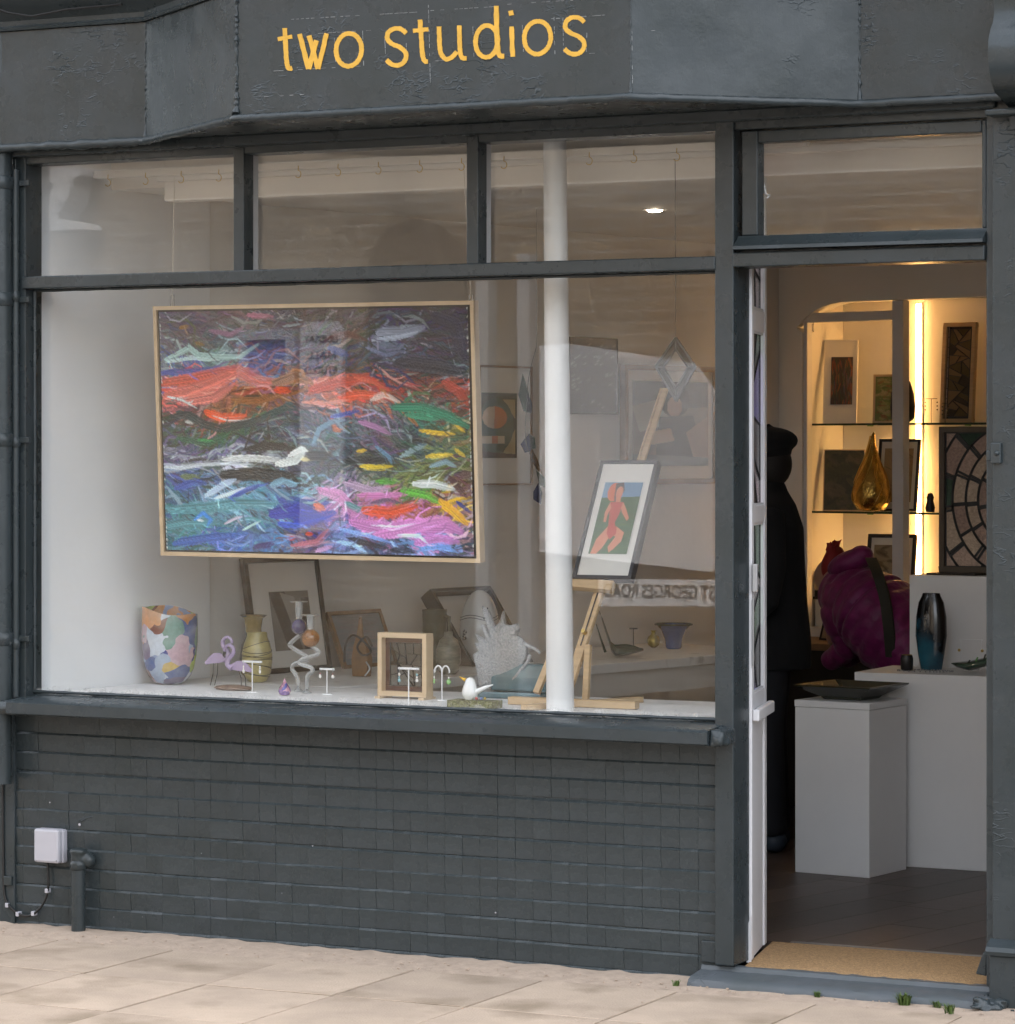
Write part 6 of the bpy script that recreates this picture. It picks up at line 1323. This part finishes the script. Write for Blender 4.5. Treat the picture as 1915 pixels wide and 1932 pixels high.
leaded(t, P0+BD*fw2+ub*fw2-nb*.016, BD, ub, nb, polys, [pm('olive_glass', (.11,.085,.04), .15, coat=.5), pm('smoke_glass', (.06,.05,.035), .12, coat=.5), pm('tan_glass', (.22,.15,.08), .15, coat=.5)], .0032, r_, .003)
n_ = 9; bp_ = []
for i in range(n_): bp_ += [[(0,ih*i/n_),(bo,ih*i/n_),(bo,ih*(i+1)/n_),(0,ih*(i+1)/n_)], [(iw-bo,ih*i/n_),(iw,ih*i/n_),(iw,ih*(i+1)/n_),(iw-bo,ih*(i+1)/n_)]]
leaded(t, P0+BD*fw2+ub*fw2-nb*.0162, BD, ub, nb, bp_, [PG[2]], .0022, r_, .003)
# dark pot, gold drop, small figures
P = bw(bt(1703,.15), zs1+.001, .15); t = thing('black_vase', 'rounded black vase half hidden by the recess mullion on the upper shelf', 'vase', P); k = ppm(1703, P.y)
b_ = MB().lathe(P, [(.025,0), (.05,.02), (.055,.07), (.05,.13), (.035,.18), (.012,.205), (0,.208)], 24); b_.build('vase', M['black'], t, smooth=True)
b_ = MB().lathe(P+BD*.045+BN*.05, [(.02,0), (.04,.02), (.043,.07), (.046,.075), (.038,.07), (0,.02)], 22); tag(b_.build('black_bowl', M['black'], wl=P+BD*.045+BN*.05, smooth=50), 'small black bowl beside the light strip on the upper shelf', 'bowl')
P = bw(bt(1644,.11), zs2+.001, .11); k = ppm(1644, P.y); H_ = bz(1644, 815, .11)-zs2; r = 37/k
t = thing('gold_drop', 'golden teardrop shaped glass sculpture on the lower shelf', 'sculpture', P)
b_ = MB().lathe(P, [(r*.3,0), (r*.7,.008), (r*.96,H_*.12), (r,H_*.22), (r*.9,H_*.36), (r*.62,H_*.54), (r*.34,H_*.70), (r*.15,H_*.86), (r*.08,H_*.97), (0,H_)], 30)
for q in b_.v: q += BD*(.012*((q.z-P.z)/H_)**3)
b_.build('drop', G['bronze'], t, smooth=True)
for i in range(10):
    a = i*.628; b_ = MB().tube([P+V((np.interp(z/H_, [0,.12,.22,.36,.54,.7,.86,1], [r*.6,r*.96,r,r*.9,r*.62,r*.34,r*.15,.002])*1.01*math.cos(a+z*6), np.interp(z/H_, [0,.12,.22,.36,.54,.7,.86,1], [r*.6,r*.96,r,r*.9,r*.62,r*.34,r*.15,.002])*1.01*math.sin(a+z*6), z)) for z in np.linspace(.03, H_*.95, 16)], .0022, 5); b_.build('rib', M['brass'], t, smooth=True)
P = bw(bt(1755,.12), zs2+.001, .12); b_ = MB().lathe(P, [(.018,0), (.022,.02), (.014,.05), (.017,.065), (.010,.082), (0,.086)], 16); tag(b_.build('dark_figurine', M['black'], wl=P, smooth=True), 'small dark glass figurine right of the light strip on the lower shelf', 'figurine')
for x, w_ in ((1757, .030), (1783, .014)):
    P = bw(bt(x,.10), zs1+.001, .10); t = thing('jewellery_stand', 'fine wire jewellery stand beside the light strip on the upper shelf' if x == 1757 else 'smaller fine wire jewellery stand before the narrow leaded panel', 'jewellery stand', P)
    MB().tube([P, P+UP*(.105 if x == 1757 else .085)], .0014, 5).build('stem', M['wire'], t); zt_ = .105 if x == 1757 else .085
    MB().tube([P+UP*zt_-BD*w_, P+UP*zt_+BD*w_], .0014, 5).build('bar', M['wire'], t)
    for s in (-1, 1):
        for j in range(3): MB().ball(P+BD*(s*w_)+UP*(zt_-.016-.016*j), .0035, 6, 4).build('bead', M['black'], t)
P = bw(bt(1546,.12), ZB+.12, .12)
tag(MB().obox(bw(T0+.01, ZB+.001, DEPTH-.01), BD*.75, BN*.24, UP*.118).build('display_box', M['wall'], wl=bw(T0+.3, ZB, .2)), 'pale display block on the floor of the recess', 'display block')
t = thing('round_ornament', 'small dark round object with a pale centre low in the recess', 'ornament', P)
MB().tube([P+UP*.065, P+UP*.065+BN*.02], [.062,.06], 24).build('disc', M['black'], t, smooth=50); MB().tube([P+UP*.06+BN*.0205, P+UP*.06+BN*.024], .02, 18).build('centre', M['frame_wood'], t); MB().box(P.x-.03, P.x+.03, P.y-.03, P.y+.03, P.z, P.z+.012).build('foot', M['black'], t)
# dark sideboard under the recess
cz = bz(1540, 1212, -.35)
t = thing('sideboard', 'dark low sideboard under the lit recess', 'sideboard', bw(.5, FLZ, -.2))
MB().obox(bw(T0-.22, FLZ, -.004), BD*1.5, BN*.40, UP*(cz-FLZ-.03)).build('body', M['darkwood'], t, bev=.003)
MB().obox(bw(T0-.24, cz-.0295, -.003), BD*1.54, BN*.43, UP*.03).build('top', M['oak'], t, bev=.003)
P = bw(bt(1545,-.2), cz+.001, -.2); framed('flat_picture', 'small pale card in a dark frame standing on the sideboard', 'picture', P+UP*.10+BN*-.04, P+BD*.16+UP*.10+BN*-.04, P, .008, .012, M['black'], strokes(27, 40, 30, (150,130,110), [(150,130,110)], 10), None)
# ceiling lamps
for (x, y, zc_, lb) in ((1235, 396, CEIL, 'round recessed ceiling downlight seen over the column'), (1750, 291, CEIL, 'round ceiling downlight seen through the fanlight')):
    P = atz(x, y, zc_-.003); t = thing('downlight', lb, 'ceiling lamp', P, 'ceiling downlights')
    MB().lathe(P+UP*-.002, [(.030,.001), (.045,.001), (.047,.004), (.030,.004)], 24).build('trim', M['white'], t, smooth=40)
    MB().ball(P, .030, 20, 8, (1,1,.30)).build('lamp', emis('downlight_glow', (1,.83,.62), 16 if x < 1500 else 9), t, smooth=True)

# ------------------------------------------------------------------ people
SKIN = pm('skin', (.42,.24,.17), .5); BLK = pm('black_wool', (.0045,.0045,.0055), .95, var=.2, ns=60, sheen=.0); DEN = pm('dark_trousers', (.010,.010,.013), .9); SHOE = pm('blue_grey_shoes', (.03,.04,.055), .6)
def ell(c, rx, ry, n=18, ax=V((1,0,0)), ay=V((0,1,0))): return [c+ax*(rx*math.cos(2*math.pi*i/n))+ay*(ry*math.sin(2*math.pi*i/n)) for i in range(n)]
F = atz(1462, 1604, FLZ); F = V((fx(1450, 2.62), 2.62, FLZ)); hx = V((-.30, .95, 0)).normalized(); hy = V((-hx.y, hx.x, 0))    # across the shoulders, facing direction (away)
B_ = lambda x, y, z: F+hx*x+hy*y+UP*z
t = thing('person', 'person in black coat and beret standing with their back turned', 'person', F)
hd = 1.50   # head centre height
b_ = MB()
b_.ball(B_(0,.035,hd), .095, 18, 12, (.84,1.02,1.22)); b_.ball(B_(0,.105,hd-.05), .05, 12, 8, (1,.8,1.1)); b_.tube([B_(0,.135,hd+.0), B_(0,.150,hd-.025), B_(0,.135,hd-.035)], [.008,.014,.010], 8)
for s in (-1, 1): b_.ball(B_(s*.082,.03,hd-.005), .026, 10, 7, (.35,.7,1.2))
b_.tube([B_(0,.02,hd-.06), B_(0,.01,1.30)], [.05,.056], 12)
b_.loft([ell(B_(0,dy,z), rx, ry, 18, hx, hy) for z, rx, ry, dy in ((.82,.155,.11,0), (.95,.165,.115,0), (1.05,.14,.10,0), (1.20,.165,.115,.0), (1.30,.17,.10,0), (1.36,.10,.07,.01))])
for s in (-1, 1):
    b_.tube([B_(s*.17,0,1.30), B_(s*.225,-.03,1.05), B_(s*.20,.10,.88)], [.052,.042,.03], 12)
    b_.ball(B_(s*.19,.13,.86), .04, 10, 8, (.7,1,1.2))
    for j in range(4): b_.tube([B_(s*(.175+.012*j),.15,.85), B_(s*(.172+.012*j),.175,.81), B_(s*(.17+.012*j),.17,.78)], [.010,.009,.007], 6)
    b_.tube([B_(s*.215,.135,.87), B_(s*.225,.165,.84)], [.011,.008], 6)
    b_.tube([B_(s*.085,0,.84), B_(s*.09,.01,.48), B_(s*.09,-.015,.09)], [.085,.058,.040], 14); b_.tube([B_(s*.09,-.03,.045), B_(s*.095,.12,.03)], [.04,.03], 10)
b_.build('body', SKIN, t, remesh=.011)
b_ = MB()
b_.loft([ell(B_(0,dy,z), rx, ry, 22, hx, hy) for z, rx, ry, dy in ((.70,.195,.155,-.01), (.80,.20,.155,-.01), (.95,.20,.145,-.005), (1.10,.20,.14,0), (1.24,.215,.135,0), (1.33,.175,.11,.005), (1.38,.095,.085,.01), (1.42,.075,.075,.015))])
for s in (-1, 1): b_.tube([B_(s*.175,0,1.30), B_(s*.25,-.02,1.10), B_(s*.275,.0,.98), B_(s*.23,.10,.88)], [.075,.068,.066,.055], 14)
b_.build('coat', BLK, t, remesh=.010)
b_ = MB()
for s in (-1, 1): b_.tube([B_(s*.085,0,.86), B_(s*.092,.01,.48), B_(s*.092,-.012,.07)], [.10,.075,.068], 14)
b_.build('trousers', DEN, t, remesh=.012)
for s in (-1, 1):
    b_ = MB(); b_.ball(B_(s*.093,-.03,.045), .05, 12, 8, (1,1.1,.9)); b_.ball(B_(s*.10,.08,.035), .05, 12, 8, (.95,1.7,.65), Matrix.Rotation(math.atan2(hy.y, hy.x)-math.pi/2, 3, 'Z')); b_.build('shoe', SHOE, t, remesh=.008)
b_ = MB(); b_.ball(B_(.012,.0,hd+.075), .108, 20, 10, (1.06,1.04,.50)); b_.ball(B_(0,.01,hd+.03), .104, 18, 8, (.96,1.03,.4)); b_.ball(B_(.01,0,hd+.135), .009, 8, 5); b_.build('beret', BLK, t, remesh=.008)
b_ = MB(); b_.ball(B_(0,-.0,hd-.015), .10, 16, 10, (.92,.98,1.0)); b_.build('hair', pm('dark_hair', (.012,.009,.008), .7), t, remesh=.010)

# bending person in a quilted jacket
PUR = pm('magenta_quilted_nylon', (.17,.010,.085), .5, var=.3, ns=22, bump=.6, bs=30, sheen=.1); RED = pm('red_scarf', (.22,.012,.012), .7)
YP = 3.50; H0 = at(1722, 1215, YP); S0 = at(1590, 1105, YP+.10); gx = fx(1700, YP)
F2 = V((gx, YP-.02, FLZ))
t = thing('person', 'person in magenta quilted jacket bending down towards the lit shelves', 'person', F2)
sp_d = (S0-H0); nS = 10; side = V((0,1,0)); 
def puff(path, rx, ry, nr=46, cells=7, n=22, up0=None, amp=.13):
    rings = []; P3 = catmull(path, 12); m_ = len(P3)
    for i in range(m_):
        d = (P3[min(i+1,m_-1)]-P3[max(i-1,0)]).normalized(); a = d.cross(V((0,1,0)).normalized()).normalized() if up0 is None else d.cross(up0).normalized(); b2 = d.cross(a).normalized()
        s_ = i/(m_-1); q = 1-amp+amp*abs(math.sin(math.pi*cells*s_))**.32
        ea = float(np.interp(s_, np.linspace(0,1,len(rx)), rx))*q; eb = float(np.interp(s_, np.linspace(0,1,len(ry)), ry))*q
        rings.append([P3[i]+a*(ea*math.cos(2*math.pi*k_/n))+b2*(eb*math.sin(2*math.pi*k_/n)) for k_ in range(n)])
    return rings
b_ = MB(); hip = H0+V((.0,0,-.02)); sh = S0
b_.loft([ell(p, a, b2, 16, V((0,0,1)), V((0,1,0))) for p, a, b2 in ((hip+V((.02,0,0)), .13,.12), (hip.lerp(sh,.5), .13,.11), (sh, .13,.11), (sh+V((-.08,.03,.01)), .06,.06))])
head = at(1583, 1088, YP+.20); b_.ball(head, .095, 16, 10, (1.15,.9,.95)); b_.tube([sh+V((-.04,.02,.02)), head], .055, 10); b_.tube([head+V((-.09,.02,-.02)), head+V((-.12,.03,-.03))], [.02,.008], 8); b_.ball(head+V((0,-.085,0)), .025, 8, 6, (.7,.4,1))
for dy in (-.06, .10):
    b_.tube([sh+V((0,dy,-.02)), sh+V((-.03,dy+.05,-.22)), sh+V((-.03,dy+.14,-.28))], [.05,.04,.03], 10); wr = sh+V((-.05,dy+.16,-.29)); b_.ball(wr, .038, 8, 6, (1.2,.8,.7))
    for j in range(4): b_.tube([wr+V((-.03,-.02+.014*j,0)), wr+V((-.06,-.022+.015*j,-.01)), wr+V((-.075,-.022+.015*j,-.025))], [.010,.009,.007], 6)
    b_.tube([wr+V((0,-.03,0)), wr+V((-.03,-.05,-.01))], [.011,.008], 6)
    b_.tube([hip+V((0,dy*.9,-.02)), V((hip.x+.05, hip.y+dy*.9, .50)), V((hip.x+.01, hip.y+dy*.9, .10))], [.09,.06,.042], 12); b_.tube([V((hip.x+.02, hip.y+dy*.9, FLZ+.04)), V((hip.x-.13, hip.y+dy, FLZ+.035))], [.04,.03], 10)
b_.build('body', SKIN, t, remesh=.013)
b_ = MB(); b_.loft(puff([hip+V((.05,0,-.06)), hip.lerp(sh,.33)+V((.0,-.02,.015)), hip.lerp(sh,.7)+V((0,-.02,.01)), sh+V((-.05,.02,-.02))], [.17,.205,.20,.15,.09], [.15,.185,.175,.14,.09], cells=10, up0=V((0,0,1)), amp=.12))
for dy in (-.07, .12):
    b_.loft(puff([sh+V((.03,dy,.0)), sh+V((.02,dy-.02,-.12)), sh+V((.04,dy+.02,-.24)), sh+V((-.07,dy+.08,-.32))], [.085,.082,.07,.055,.04], [.085,.082,.07,.055,.04], cells=8, up0=V((0,1,0)), amp=.12))
jk = b_.build('jacket', PUR, t, remesh=.0065); jk.modifiers['smooth'].iterations = 1
b_ = MB(); hc = at(1605, 1062, YP+.06); b_.ball(hc, .085, 16, 10, (1.25,1,.62), Matrix.Rotation(R(-22), 3, 'Y')); b_.ball(hc+V((.055,-.02,.035)), .05, 12, 8, (1,1,.8)); b_.build('hood', PUR, t, remesh=.008)
b_ = MB(); hr_ = at(1572, 1062, YP+.12); b_.ball(hr_, .075, 12, 8, (.6,.9,1.0), Matrix.Rotation(R(20), 3, 'Y'))
for i in range(10): b_.tube([hr_+V((rnd.uniform(-.02,.03), rnd.uniform(-.06,.0), .05)), hr_+V((rnd.uniform(-.01,.05), rnd.uniform(-.07,0), .085+rnd.uniform(0,.02)))], [.012,.003], 6)
b_.build('scarf', RED, t, remesh=.007)
b_ = MB(); st = [at(1641, 1052, YP-.10), at(1655, 1085, YP-.20), at(1668, 1130, YP-.225), at(1676, 1190, YP-.215), at(1680, 1240, YP-.18)]
cv = catmull(st, 6); b_.add([p for q in cv for p in (q-RT*.020, q+RT*.020, q+RT*.020+V((0,.02,0)), q-RT*.020+V((0,.02,0)))], [f for i in range(len(cv)-1) for f in ((4*i,4*i+1,4*i+5,4*i+4), (4*i+1,4*i+2,4*i+6,4*i+5), (4*i+3,4*i,4*i+4,4*i+7))]); b_.build('bag_strap', pm('olive_webbing', (.035,.032,.022), .8), t, smooth=True)
b_ = MB()
for dy in (-.06, .10): b_.tube([hip+V((0,dy*.9,.0)), V((hip.x+.05, hip.y+dy*.9, .50)), V((hip.x+.01, hip.y+dy*.9, .08))], [.125,.085,.065], 12)
b_.build('trousers', DEN, t, remesh=.012)
for dy in (-.06, .10):
    b_ = MB().ball(V((hip.x-.04, hip.y+dy*.95, FLZ+.035)), .05, 12, 8, (2.2,.95,.75)); b_.build('shoe', SHOE, t, smooth=True)

# ================================================================== ACROSS THE STREET (seen in the panes) AND NEXT DOOR
def mir(x, y, Yv): p = at(x, y, Yv); return V((p.x, 2*GY-p.y, p.z))       # the real place of what shows at a pixel as a reflection
YV = 9.6; YO = 2*GY-YV
hs_ = thing('brick_house', 'yellow brick house across the street mirrored in the shop panes', 'house', V((-6, YO, 0)))
MB().box(-19, 1.4, YO-7, YO, -.2, 5.6).build('wall', M['brick'], hs_)
MB().prism([V((-19.3,YO+.15,5.601)), V((1.7,YO+.15,5.601)), V((1.7,YO-3.5,7.6)), V((-19.3,YO-3.5,7.6))], (0,0,.15)).build('roof', M['roof'], hs_)
MB().box(-19.1, 1.45, YO, YO+.10, 3.95, 4.12).build('string_course', M['render'], hs_)
# white boarded front with a clipped corner
MB().prism([mir(x, y, YV-.1) for x, y in ((1018,652), (1075,648), (1306,686), (1345,740), (1345,1078), (1018,1040))], V((0,-.06,0))).build('white_board', M['render'], hs_)
for x in (985, 905): 
    a_, b2 = mir(x, 1500, YV-.05), mir(x+24, 480, YV-.05); MB().box(min(a_.x,b2.x), max(a_.x,b2.x), YO, YO+.12, -.1, b2.z).build('pilaster', M['grey_render'], hs_)
ac = [mir(790+90*math.cos(a), 500-85*math.sin(a), YV-.02) for a in np.linspace(0, math.pi, 18)]
MB().prism([V((ac[0].x, ac[0].y, .9))]+ac+[V((ac[-1].x, ac[-1].y, .9))], V((0,.03,0))).build('arched_recess', pm('dark_brick', (.15,.115,.085), .9, var=.3), hs_)  # arch drawn as a flat panel in a darker brick colour
def owin(x0, y0, x1, y1, glassm=M['house_glass']):
    a_, b2 = mir(x0, y1, YV), mir(x1, y0, YV); w0, w1 = min(a_.x,b2.x), max(a_.x,b2.x); g_ = MB().box(w0, w1, YO+.002, YO+.02, a_.z, b2.z).build('window', glassm, hs_)
    f_ = MB(); q = .07
    f_.box(w0-q, w0, YO+.001, YO+.06, a_.z-q, b2.z+q); f_.box(w1, w1+q, YO+.001, YO+.06, a_.z-q, b2.z+q); f_.box(w0, w1, YO+.001, YO+.06, b2.z, b2.z+q); f_.box(w0, w1, YO+.001, YO+.06, a_.z-q, a_.z); f_.build('frame', M['grey_render'], g_)
owin(470, 640, 545, 710, pm('lilac_window', (.13,.13,.28), .3)); owin(592, 830, 622, 985);
MB().prism([mir(x, y, YV-.3) for x, y in ((86,318), (150,314), (152,330), (138,336), (130,352), (126,378), (112,398), (108,412), (150,420), (156,432), (84,436))], V((0,-.25,0))).build('console_bracket', M['grey_render'], hs_)
MB().prism([mir(116+16*math.cos(a), 352+30*math.sin(a), YV-.36) for a in np.linspace(0, 6.283, 18)[:-1]], V((0,-.05,0))).build('bracket_scroll', M['grey_render'], hs_)
def sign(parent, txt, x0, x1, yb, hpx, Yv, m_):
    cu = bpy.data.curves.new('txt', 'FONT'); cu.body = txt; cu.size = 1; cu.extrude = .002; ob = bpy.data.objects.new('txt', cu); COL.objects.link(ob)
    dg = bpy.context.evaluated_depsgraph_get(); me = bpy.data.meshes.new_from_object(ob.evaluated_get(dg)); bpy.data.objects.remove(ob)
    co = np.array([v.co[:] for v in me.vertices]); co[:, 0] -= co[:, 0].min(); wd = co[:, 0].max(); a_, b2 = mir(x1, yb, Yv), mir(x0, yb, Yv); Lx = a_.x-b2.x
    hgt = (mir(x0, yb-hpx, Yv)-b2).z; o0 = wloc(parent)
    mb = MB(); mb.v = [V((a_.x-c[0]/wd*Lx, a_.y+c[2]+.004, a_.z+c[1]/.7*hgt)) for c in co]; mb.f = [tuple(p.vertices) for p in me.polygons]; mb.build('lettering', m_, parent)
# narrow hanging board
A = [(575,606), (632,606), (645,622), (645,1000), (565,1000), (565,622)]; sb = thing('name_board', 'tall narrow white board with clipped top and dark lettering across the street', 'sign', mir(605, 1000, YV-.25))
MB().prism([mir(x, y, YV-.25) for x, y in A], V((0,-.05,0))).build('board', pm('sign_white', (.66,.65,.66), .7), sb)
for txt, yb, x0, x1 in (('LINDSAY', 646, 574, 638), ('HALL', 677, 580, 634), ('STUDIO', 706, 576, 636)): sign(sb, txt, x0, x1, yb, 14, YV-.25, M['sign_black'])
ss = thing('street_sign', 'white street name plate with black capitals across the street', 'street sign', mir(1240, 1142, YV-.2))
MB().prism([mir(x, y, YV-.2) for x, y in ((1128,1093), (1352,1093), (1352,1145), (1128,1145))], V((0,-.03,0))).build('plate', M['render'], ss)
sign(ss, 'ST GEORGES ROAD', 1138, 1348, 1131, 26, YV-.2, M['sign_black'])
# neighbours
t = thing('neighbour_house', 'plain brick house adjoining the shopfront on the left', 'house', V((-5, .1, 0)))
MB().box(-12, -1.965, .02, 6, -.1, 6.2).build('wall', M['brick'], t); MB().box(-4.6, -3.2, .0, .019, .9, 2.4).build('window', M['house_glass'], t)
t = thing('neighbour_house', 'plain brick house adjoining the shopfront on the right', 'house', V((6, .1, 0)))
MB().box(3.0, 12, .02, 6, -.1, 6.2).build('wall', M['brick'], t); MB().box(1.975, 2.999, .0, 6.0, -.1, 6.2).build('side_wall', M['brick'], t); MB().box(4.2, 5.6, .0, .019, .9, 2.4).build('window', M['house_glass'], t)
struct('wall_back', MB().box(-2.6, 3.2, 5.62, 5.8, 0, 2.75), M['wall'])
